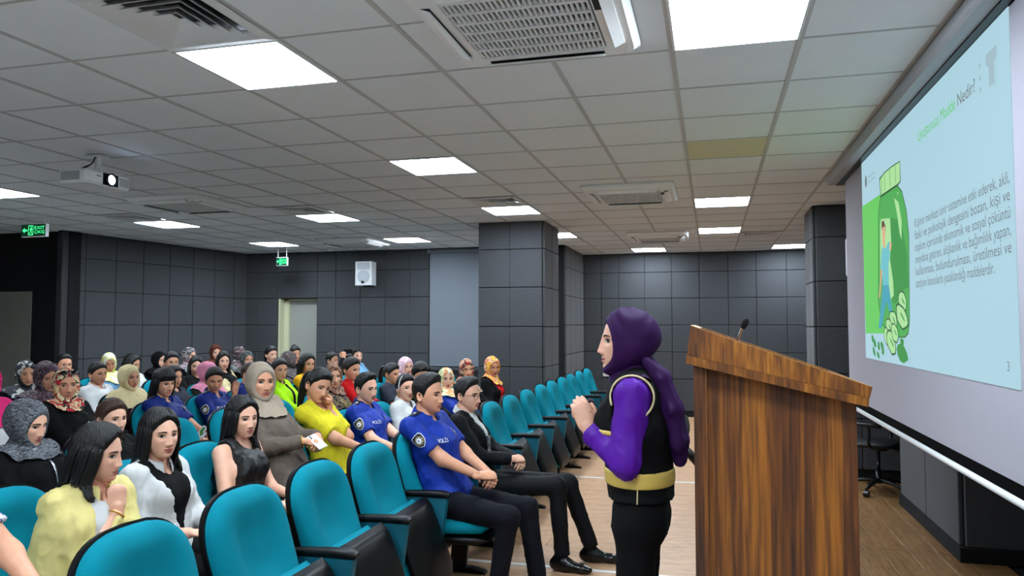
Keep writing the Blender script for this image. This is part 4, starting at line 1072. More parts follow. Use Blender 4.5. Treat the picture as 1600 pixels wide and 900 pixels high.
M_gold = mat('gold_metal', (214, 168, 70), .3, metal=1.0); M_txt = mat('print_white', (226, 230, 236), .6); M_bdg = mat('badge_dark', (16, 20, 40), .6); M_bgy = mat('badge_gold', (170, 150, 84), .5); M_glass = mat('sunglass_lens', (12, 10, 12), .1)
M_shoe = mat('shoe_black', (10, 10, 11), .25)

def torso(s, J, g, fem, fat, arms=True):
    P, N, C, S, SJ, t = J['P'], J['N'], J['C'], J['S'], J['SJ'], J['t']; sc = J['s']; Y = (0, 1, 0)
    L = lambda f: P + (N - P) * f
    s.cap(P + v3(0, -.065, .0), P + v3(0, .065, .0), .118 * fat * sc + g, .118 * fat * sc + g)
    s.cap(P + v3(0, 0, .03), L(.33), .118 * fat * sc + g, .112 * fat * sc + g, Y, 1.24)
    s.cap(L(.33), C, .112 * fat * sc + g, .120 * sc * (fat + 1) / 2 + g, Y, 1.28)
    s.cap(C, S - .055 * sc * t, .122 * sc * (fat + 1) / 2 + g, .094 * sc + g, Y, 1.36)
    for k in (-1, 1):
        s.cap(S + v3(0, k * .04, 0), SJ[k] - v3(0, k * .012, 0), .060 * sc + g, .054 * sc + g)
        s.cap(N - v3(.005, 0, .012), lerp(N, SJ[k], .55), .046 * sc + g * .6, .04 * sc + g * .6)
        if fem: s.cap(C + v3(.058, k * .06, .035) * sc, C + v3(.075, k * .062, .015) * sc, .062 * sc * fat + g, .056 * sc * fat + g)
def lerp(a, b, t): return a + (b - a) * t
def arm_prims(s, J, k, g, frac, cuff=0.006):
    """sleeve from the shoulder down; frac 1 = elbow, 2 = wrist"""
    S, E, W = J['SJ'][k], J['E'][k], J['W'][k]; sc = J['s']
    f1 = min(frac, 1); e = lerp(S, E, f1); d = unit(E - S)
    s.cap(S, e, .0525 * sc + g, lerp(.0525, .043, f1) * sc + g + (cuff if frac < 1.2 else 0), cut=None if frac > 1 else (e, d))
    if frac > 1:
        f2 = frac - 1; e2 = lerp(E, W, f2); d2 = unit(W - E)
        s.cap(E, e2, .0435 * sc + g, lerp(.0435, .028, f2) * sc + g + cuff * .6, cut=(e2, d2))
def tidy(V, F, A, seed, fr=55, nrm=True):
    if A:
        Q = V * [1, 1, .55]; rg = 1 - 2 * np.abs(wob(Q, seed + 1, fr * 1.5)); rg = np.clip(rg, 0, 1) ** 3
        V = V + vnorm(V, F) * (A * (wob(V, seed, fr) * .8 + rg * .9 - .2))[:, None]
    return V, F
def decal(name, sdf, c, n, up, layers, parent, off=.0065):
    """badge: stacked flat shapes laid onto the cloth; layers = (outline function, radius, material)"""
    n = unit(n); up = unit(np.array(up, float) - n * np.dot(up, n)); rt = np.cross(up, n); par = parent
    for li, (nm, fn, m) in enumerate(layers):
        pts = fn(); k = len(pts); rings = [np.zeros((1, 2))] + [np.array(pts) * f for f in (.5, 1.0)]
        Q = np.concatenate(rings); W = c + n * .09 + Q[:, :1] * rt + Q[:, 1:] * up
        W = sdf.cast(W, -n) + n * (off + .0012 * li)
        F = [[0, 1 + i, 1 + (i + 1) % k] for i in range(k)]
        ob = MB().add(W, F).add(W, [[1 + i, 1 + k + i, 1 + k + (i + 1) % k, 1 + (i + 1) % k] for i in range(k)]).obj(nm, m, par)
        if li == 0: par = ob if parent.parent is None or parent.parent.parent is None else parent
def disc(r, n=20, star=0.0, pts=8): return lambda: [(r * (1 + star * math.cos(pts * 2 * math.pi * i / n)) * math.sin(2 * math.pi * i / n), r * (1 + star * math.cos(pts * 2 * math.pi * i / n)) * math.cos(2 * math.pi * i / n)) for i in range(n)]
def shield(r): return lambda: [(x * r, y * r) for x, y in ((0, 1.12), (.35, 1.06), (.72, 1.1), (.95, .7), (.92, .1), (.82, -.4), (.5, -.85), (0, -1.15), (-.5, -.85), (-.82, -.4), (-.92, .1), (-.95, .7), (-.72, 1.1), (-.35, 1.06))]
def rect(a, b): return lambda: [(-a, -b), (0, -b), (a, -b), (a, 0), (a, b), (0, b), (-a, b), (-a, 0)]
def cloth_text(s_, size, sdf, c, n, up, m, parent):
    V, F = textmesh(s_, size, 'CENTER'); n = unit(n); up = unit(np.array(up, float) - n * np.dot(up, n)); rt = np.cross(up, n)
    W = sdf.cast(c + n * .09 + V[:, :1] * rt + V[:, 1:2] * up, -n) + n * .008
    return MB().add(W, F).obj('lettering', m, parent, False)
SHOE = None
def shoe_mesh():
    global SHOE
    if SHOE is None:
        s = SDF(.03); s.cap((-.05, 0, .045), (.03, 0, .05), .04, .042); s.cap((.02, 0, .04), (.13, 0, .032), .044, .034, (0, 0, 1), .8); s.cap((.13, 0, .03), (.175, 0, .026), .036, .028, (0, 0, 1), .75); s.cap((-.02, 0, .06), (-.015, 0, .10), .042, .042)
        s.clip.append(lambda P: -P[..., 2]); V, F = s.mesh(.008); SHOE = MB().add(V, F).mesh('shoe', M_shoe)
    return SHOE
POSES = {
    'lap': lambda J, k: (J['P'] + v3(.235, k * .105, .150), v3(.85, -k * .45, -.12), v3(.15, 0, 1), 'relax', v3(-.5, k * .55, -1)),
    'clasp': lambda J, k: (J['P'] + v3(.255, k * .075, .165 - .012 * k), v3(.55, -k * .80, -.05), v3(.2, k * .5, .85), 'curl', v3(-.4, k * .6, -1)),
    'rest': lambda J, k: (J['P'] + v3(.27, k * .25, .150), v3(1, -k * .1, -.08), v3(0, 0, 1), 'relax', v3(-.6, k * .5, -1)),
}
def person(key, label, hw, base, rel=30, yaw=0.0, pitch=4, roll=0, s=1.0, q=1, male=False, fat=1.0, sk='a', hair=None, hm=H_blk, scarf=None, drape=None, top=C_blk, sleeve=2.0, bottom=C_blk, pose='lap', armo=None,
           vneck=.045, openv=None, inner=None, collar=None, lid=.15, extra=None, lean=None, stand=False, bun=.02, legx=0.0, group='seated audience', scz=1.0, knee=None, slength=1.0, hl=.30, sg=.007, al=1.0, dpush=.012):
    s = s * .94
    psi_w = math.atan2(-hw[1], -hw[0]) + math.radians(rel)
    t0 = thing('person', label, 'person', (base[0], base[1], 0), yaw, group)
    Hc = rot_z(-yaw) @ (np.array(hw) - v3(base[0], base[1], 0)); psi = psi_w - yaw
    R = rot_z(psi) @ rot_y(math.radians(pitch)) @ rot_x(math.radians(roll))
    J = {'s': s}; J['P'] = v3(0, 0, .93 if stand else .53); J['Hc'] = Hc; J['R'] = R; J['N'] = Hc + s * v3(-.032, 0, -.142)
    if lean is not None: J['N'] = J['N'] + np.array(lean)
    P, N = J['P'], J['N']; J['t'] = unit(N - P); J['C'] = lerp(P, N, .64) + v3(.012, 0, 0); J['S'] = N - .036 * s * J['t']
    J['SJ'] = {k: J['S'] + v3(0, k * (.172 if male else .150) * s * (.5 + .5 * fat), -.016 * s) for k in (-1, 1)}
    J['E'] = {}; J['W'] = {}; hands = {}
    for k in (-1, 1):
        W, d, back, hp, hint = (armo or {}).get(k, POSES[pose])(J, k) if not (armo and k in armo and not callable(armo[k])) else armo[k]
        J['E'][k], J['W'][k] = ik(J['SJ'][k], np.array(W, float), .285 * s * al, .245 * s * al, hint); hands[k] = (hp, d, back)
    if stand: leg = {k: (P + v3(.01, k * .085, -.02), P + v3(.02, k * .09, -.44 * s), v3(P[0] - .02, k * .10, .09)) for k in (-1, 1)}
    else:
        kx = knee or {}
        leg = {k: (P + v3(.03, k * .085, -.01), v3(.44, k * .125, .515) * v3(s, 1, 1) + v3(legx, 0, 0), v3(.47 + legx * 1.6, k * .13, .085)) for k in (-1, 1)}
        for k in kx: leg[k] = (leg[k][0], v3(*kx[k][0]), v3(*kx[k][1]))
    vox = {2: .0095, 1: .0125, 0: .016}[q]
    # body
    b = SDF(.028); torso(b, J, -.013, False, fat)
    nk = Hc + R @ v3(-.018, 0, -.055); b.cap(N - v3(0, 0, .03), nk, (.059 if male else .051) * s, (.056 if male else .049) * s)
    for k in (-1, 1):
        arm_prims(b, J, k, -.002, 2.0, 0)
        h0, kn, an = leg[k]; b.cap(h0, kn, .07 * fat, .048); b.cap(kn, an, .046, .034)
    V, F = b.mesh(vox); mb = MB().add(V, F)
    HV, HFc, lip = get_head(q, male); mb.add((HV * s) @ R.T + Hc, HFc, 0, lip)
    if scarf is None:
        for k in (-1, 1): V, F = ear(k); mb.add((V * s) @ R.T + Hc, F)
    for k in (-1, 1):
        hp, d, back = hands[k]; V, F = hand(hp, v3(0, 0, 0), d, back, k, q == 2); mb.add(V * (.93 if not male else 1.03) * s + J['W'][k] + unit(d) * .012, F)
    ob = mb.obj('body', SK[sk], t0, attr='lip')
    # eyes and brows
    for k in (-1, 1):
        for nm, e, ms in (('eye', eye_mesh(k, male, lid), [M_scl, M_iris, M_lash]), ('eyebrow', brow_mesh(k, male), [M_brow])):
            m2 = MB(); m2.V = [(v * s) @ R.T + Hc for v in e.V]; m2.B = e.B; m2.n = e.n; m2.A = e.A
            m2.obj(nm, ms, t0)
    # garments
    mid = lambda P_: lerp(P[1], N[1], np.clip((P_[..., 2] - P[2]) / (N[2] - P[2]), 0, 1))
    tp = SDF(.032); torso(tp, J, .008, not male, fat)
    if sleeve > 0:
        for k in (-1, 1): arm_prims(tp, J, k, sg, sleeve, .010)
    else: tp.clip.append(lambda P_, J=J: np.abs(P_[..., 1] - mid(P_)) - (J['SJ'][1][1] - N[1]) * .88)
    zb = P[2] + (.075 if stand else -.07)
    tp.clip.append(lambda P_: zb - P_[..., 2])
    nc = N + v3(.045, 0, .0)
    if vneck: tp.clip.append(lambda P_: (vneck + .012) - np.sqrt(((P_ - nc) ** 2 * [1, 1, .55]).sum(-1)))
    Vt = None
    if openv:
        iv = SDF(.032); torso(iv, J, .004, not male, fat); iv.clip.append(lambda P_: zb - P_[..., 2])
        if vneck: iv.clip.append(lambda P_: (vneck + .006) - np.sqrt(((P_ - nc) ** 2 * [1, 1, .5]).sum(-1)))
        V, F = iv.mesh(vox); MB().add(*tidy(V, F, .002, 3)).obj('inner_top', inner, t0)
        z0, sl = openv; zz = N[2] + z0
        tp.clip.append(lambda P_: np.minimum((P_[..., 2] - zz) * sl - np.abs(P_[..., 1] - mid(P_)), P_[..., 0] - (N[0] + P[0]) * .5 * 0 - lerp(P[0], N[0], np.clip((P_[..., 2] - P[2]) / (N[2] - P[2]), 0, 1)) - .01))
    V, F = tp.mesh(vox); seed = abs(hash(label)) % 97 if False else sum(map(ord, key)) % 97
    V, F = tidy(V, F, .006 if q else .004, seed); TOP = MB().add(V, F).obj('top', top, t0)
    if not (bottom is None):
        tr = SDF(.03); tr.cap(P + v3(0, -.07, -.01), P + v3(0, .07, -.01), .122 * fat * s, .122 * fat * s)
        if stand: tr.cap(P + v3(0, -.06, .05), P + v3(0, .06, .05), .112 * fat * s, .112 * fat * s); tr.clip.append(lambda P_: P_[..., 2] - P[2] - .10)
        for k in (-1, 1):
            h0, kn, an = leg[k]; tr.cap(h0, kn, .090 * fat * s, .066 * s); e2 = lerp(kn, an, .97); tr.cap(kn, e2, .064 * s, .054 * s, cut=(e2, unit(an - kn)))
        V, F = tr.mesh(vox * 1.15); MB().add(*tidy(V, F, .004, seed + 3, 40)).obj('trousers', bottom, t0)
        for k in (-1, 1):
            an = leg[k][2]; o = link('shoe', shoe_mesh(), t0, (an[0], an[1], max(0.0, an[2] - .085)), (0, 0, .12 * k))
    # collar
    if collar:
        a = np.linspace(.34, 2 * math.pi - .34, 40); rows = []
        for r_, z_ in ((.062, -.016), (.058, .018), (.061, .025), (.070, .012), (.082, -.020)):
            rr = r_ * (1.0 if not male else 1.08); rows.append(np.stack([N[0] + .012 + rr * np.cos(a), N[1] + rr * 1.05 * np.sin(a), N[2] + .012 + z_ - .030 * np.cos(a) - (.02 * np.exp(-((np.abs(a - math.pi) - 2.75) / .3) ** 2) if r_ > .08 else 0)], 1))
        V = np.concatenate(rows); MB().add(V, gridf(40, 5)).obj('collar', collar, TOP)
    # hair or scarf
    X = lambda V_: (V_ * s) @ R.T + Hc
    if scarf is not None:
        V, F = scarf_hood(q, seed, bun); hb = MB().add(X(V), F)
        td = SDF(.032); td.p = list(tp.p); td.cap(N - v3(0, 0, .03), nk, .056 * s, .052 * s)
        c0 = lerp(nk, Hc, .12) + R @ v3(.006, 0, -.030) * s
        V, F = scarf_drape(q, seed, td, Hc, c0, rot_z(psi * .6), s, scz, slength, dpush); hb.add(V, F); hb.obj('headscarf', scarf, t0)
        V, F = hair_cap('tied', .004, .0, 0, seed); 
        m2 = mat('under_scarf', (20, 18, 22), .9)
        MB().add(X(V), F).obj('undercap', m2, t0)
    if hair:
        hb = MB(); kind = hair
        line = {'short': 'short', 'quiff': 'short', 'long': 'long', 'curly': 'long', 'bangs': 'bangs', 'longbangs': 'bangs'}.get(kind, 'tied')
        th_, vol, fr_ = {'short': (.006, .012, .004), 'quiff': (.005, .015, .014), 'bangs': (.012, .014, .006), 'longbangs': (.014, .016, .006)}.get(kind, (.011, .010, 0) if kind in ('bun', 'pony', 'tiedback', 'topbun') else (.012, .012, .0))
        V, F = hair_cap(line, th_, vol, q, seed, fr_, part=.6 if kind in ('long', 'curly') else 0); hb.add(X(V), F)
        if kind in ('long', 'curly', 'longbangs'):
            n_l = {2: 70, 1: 40, 0: 26}[q]
            for Pth, r_ in locks(n_l, hl, .011 if kind == 'curly' else .0025, seed, 52 if kind != 'longbangs' else 66, 180, q):
                W = X(catmull(Pth, 22)); dd = tp.at(W); down = Hc[2] - W[:, 2]
                bad = np.where((dd < -.012) & (down > .06))[0]; n_k = max(9, bad[0]) if len(bad) else 22
                W = W[:n_k]; W = np.where((Hc[2] - W[:, 2] > .06)[:, None] & (tp.at(W) > -.03)[:, None], tp.push(W, .009), W)
                rr = np.interp(np.linspace(0, 1, n_k), [0, .15, .6, 1], [r_ * .4, r_, r_ * .9, r_ * .25]) * (1.25 if q < 2 else 1.0)
                V, F = tube(W, rr, 6 if q else 5, None, .6); hb.add(V, F)
        if kind == 'bun':
            sb_ = SDF(.01); sb_.cap((-.115, 0, .055), (-.12, .01, .06), .036, .036); V, F = sb_.mesh(.007); hb.add(X(V + .003 * wob(V, 3, 150)[:, None]), F)
        if kind == 'topbun':
            sb_ = SDF(.01); sb_.cap((-.06, 0, .125), (-.055, .01, .13), .034, .034); V, F = sb_.mesh(.007); hb.add(X(V + .003 * wob(V, 3, 150)[:, None]), F)
        if kind == 'pony':
            for j in range(9):
                r_ = random.Random(j); o_ = v3(0, r_.uniform(-.018, .018), r_.uniform(-.012, .012)); Pn = [v3(-.085, 0, .05) + o_ * .5, v3(-.135, 0, .055) + o_, v3(-.165, 0, -.0) + o_ * 1.3, v3(-.16, .0, -.09) + o_ * 1.5, v3(-.14, 0, -.20) + o_ * 1.2]
                V, F = tube([X(p) for p in Pn], np.array([.010, .017, .018, .015, .004]), 6, 12); hb.add(V, F)
        hb.obj('hair', hm, t0)
    K = dict(t0=t0, J=J, R=R, Hc=Hc, X=X, tp=tp, TOP=TOP, s=s, leg=leg, body=ob, seed=seed, q=q)
    for e in (extra or []): e(K)
    return K
# ---- extras
def sunglasses(K):
    mb = MB(); X = K['X']
    for k in (-1, 1):
        V, F = tube([v3(.088, k * .012, .098), v3(.094, k * .034, .100), v3(.082, k * .058, .098)], [.012, .021, .012], 10, 8, .22, (1, 0, .6)); mb.add(X(V), F)
        V, F = tube([v3(.08, k * .062, .098), v3(.03, k * .082, .085), v3(-.02, k * .088, .06)], .0028, 6, 8); mb.add(X(V), F)
    mb.obj('sunglasses', M_glass, K['t0'])
def eyeglasses(rgb=(14, 13, 14)):
    def f(K):
        mb = MB(); X = K['X']; fr = MB()
        for k in (-1, 1):
            a = np.linspace(0, 2 * math.pi, 25); Pn = np.stack([.101 - .010 * np.abs(np.sin(a * 0)) - .22 * np.abs(k * .034 + .022 * np.cos(a)) ** 1 * .25, k * .034 + .0225 * np.cos(a), -.003 + .0195 * np.sin(a)], 1)
            V, F = tube(X(Pn), .0016, 6, None, 1.0, None, False); mb.add(V, F)
            V, F = tube([X(v3(.096, k * .056, .004)), X(v3(.05, k * .080, .006)), X(v3(-.01, k * .082, .004))], .0018, 6, 8); mb.add(V, F)
        V, F = tube([X(v3(.100, -.012, .001)), X(v3(.105, 0, .004)), X(v3(.100, .012, .001))], .0016, 6, 6); mb.add(V, F)
        mb.obj('eyeglasses', mat('glasses_frame', rgb, .3), K['t0'])
    return f
def earring(side, rgb=None, big=1.0):
    def f(K):
        V, F = lathe([(0, -.022), (.005, -.018), (.006, -.01), (.002, 0), (.0, .004)], 10); V = V * big
        MB().add(K['X'](V + v3(-.006, side * .079, -.045)), F).obj('earring', M_gold if rgb is None else mat('pearl', rgb, .2), K['t0'])
    return f
def headband(K):
    a = np.linspace(-1.75, 1.75, 30); Pn = np.stack([.035 + 0 * a - .012 * np.cos(a), .091 * np.sin(a), .01 + .121 * np.cos(a)], 1)
    V, F = tube(K['X'](Pn), .007, 8, None, .5, None); MB().add(V, F).obj('headband', mat('headband_white', (216, 212, 206), .5), K['t0'])
def wristband(side, rgb=None):
    def f(K):
        J = K['J']; d = unit(J['W'][side] - J['E'][side]); c = J['W'][side] - d * .012; u = unit(np.cross(d, (0, 0, 1))); v = np.cross(d, u); a = np.linspace(0, 2 * math.pi, 22)
        V, F = tube(c + (np.cos(a)[:, None] * u + np.sin(a)[:, None] * v) * .0335 * K['s'], .0055, 8, None, .5); mb = MB().add(V, F)
        V, F = tube([c - u * .033 * K['s'] , c - u * .041 * K['s']], .013, 12); mb.add(V, F); mb.obj('wristwatch', M_gold if rgb is None else mat('watch_dark', rgb, .4), K['t0'])
    return f
def police(text=True, star=True):
    def f(K):
        J, tp, TOP = K['J'], K['tp'], K['TOP']; C, N, s = J['C'], J['N'], K['s']
        if text: cloth_text('POLİS', .034, tp, lerp(C, N, .22) + v3(.10, -.078, .0), (1, -.55, .1), (0, 0, 1), M_txt, TOP)
        c = lerp(C, N, .42) + v3(.09, .075, 0)
        decal('chest_badge', tp, c, (1, .3, .3), (0, 0, 1), [('chest_badge', shield(.024), M_bgy), ('badge_centre', shield(.019), M_bdg), ('badge_star', disc(.011, 24, .25, 6), M_txt)], TOP)
        for k in (-1, 1):
            S, E = J['SJ'][k], J['E'][k]; c = lerp(S, E, .42); n = unit(v3(.15, k, .1)); up = unit(S - E)
            decal('arm_badge', tp, c, n, up, [('arm_badge', shield(.040), M_txt), ('badge_field', shield(.036), M_bdg), ('badge_ring', disc(.027, 24), M_bgy), ('badge_inner', disc(.022, 24), M_bdg), ('badge_star', disc(.018, 32, .18, 8), M_txt), ('badge_hub', disc(.005, 12), M_bdg)], TOP)
            c = lerp(N, S if False else J['SJ'][k], .62); decal('epaulette', tp, c + v3(0, 0, .02), (0, k * .25, 1), (1, 0, 0), [('epaulette', rect(.045, .026), M_bdg)] + ([('rank_star', disc(.009, 20, .3, 5), M_txt)] if star else []), TOP)
    return f
def buttons(n, m, y=0.0, z0=.0, dz=.055):
    def f(K):
        J, tp = K['J'], K['tp']
        for i in range(n):
            c = lerp(J['N'], J['P'], .25 + .14 * i) + v3(.25, y + .01 * i, 0); w = tp.cast(c[None], v3(-1, 0, 0))[0]; V, F = lathe([(0, .005), (.006, .004), (.0075, 0)], 10); MB().add(V[:, [2, 0, 1]] + w, F).obj('button', m, K['TOP'])
    return f
def strip(name, pts, wd, m, off=.006, parent='TOP'):
    """ribbon of cloth laid on the chest; pts = (y, fraction of the way down from neck to hips)"""
    def f(K):
        J, tp = K['J'], K['tp']; q_ = catmull([lerp(J['N'], J['P'], fr) + v3(.30, y, 0) for y, fr in pts], 20); w_ = np.interp(np.linspace(0, 1, 20), np.linspace(0, 1, len(wd)), wd)
        rows = [tp.cast(q_ + np.stack([np.zeros(20), w_ * e, np.zeros(20)], 1), v3(-1, 0, 0), 40) + v3(off * (1.3 - abs(e) * .3), 0, 0) for e in (-1, -.4, .4, 1)]
        back = [r - v3(.004, 0, 0) for r in (rows[-1], rows[0])]
        V = np.concatenate(rows + back); MB().add(V, gridf(20, 6)).obj(name, m, K[parent])
    return f
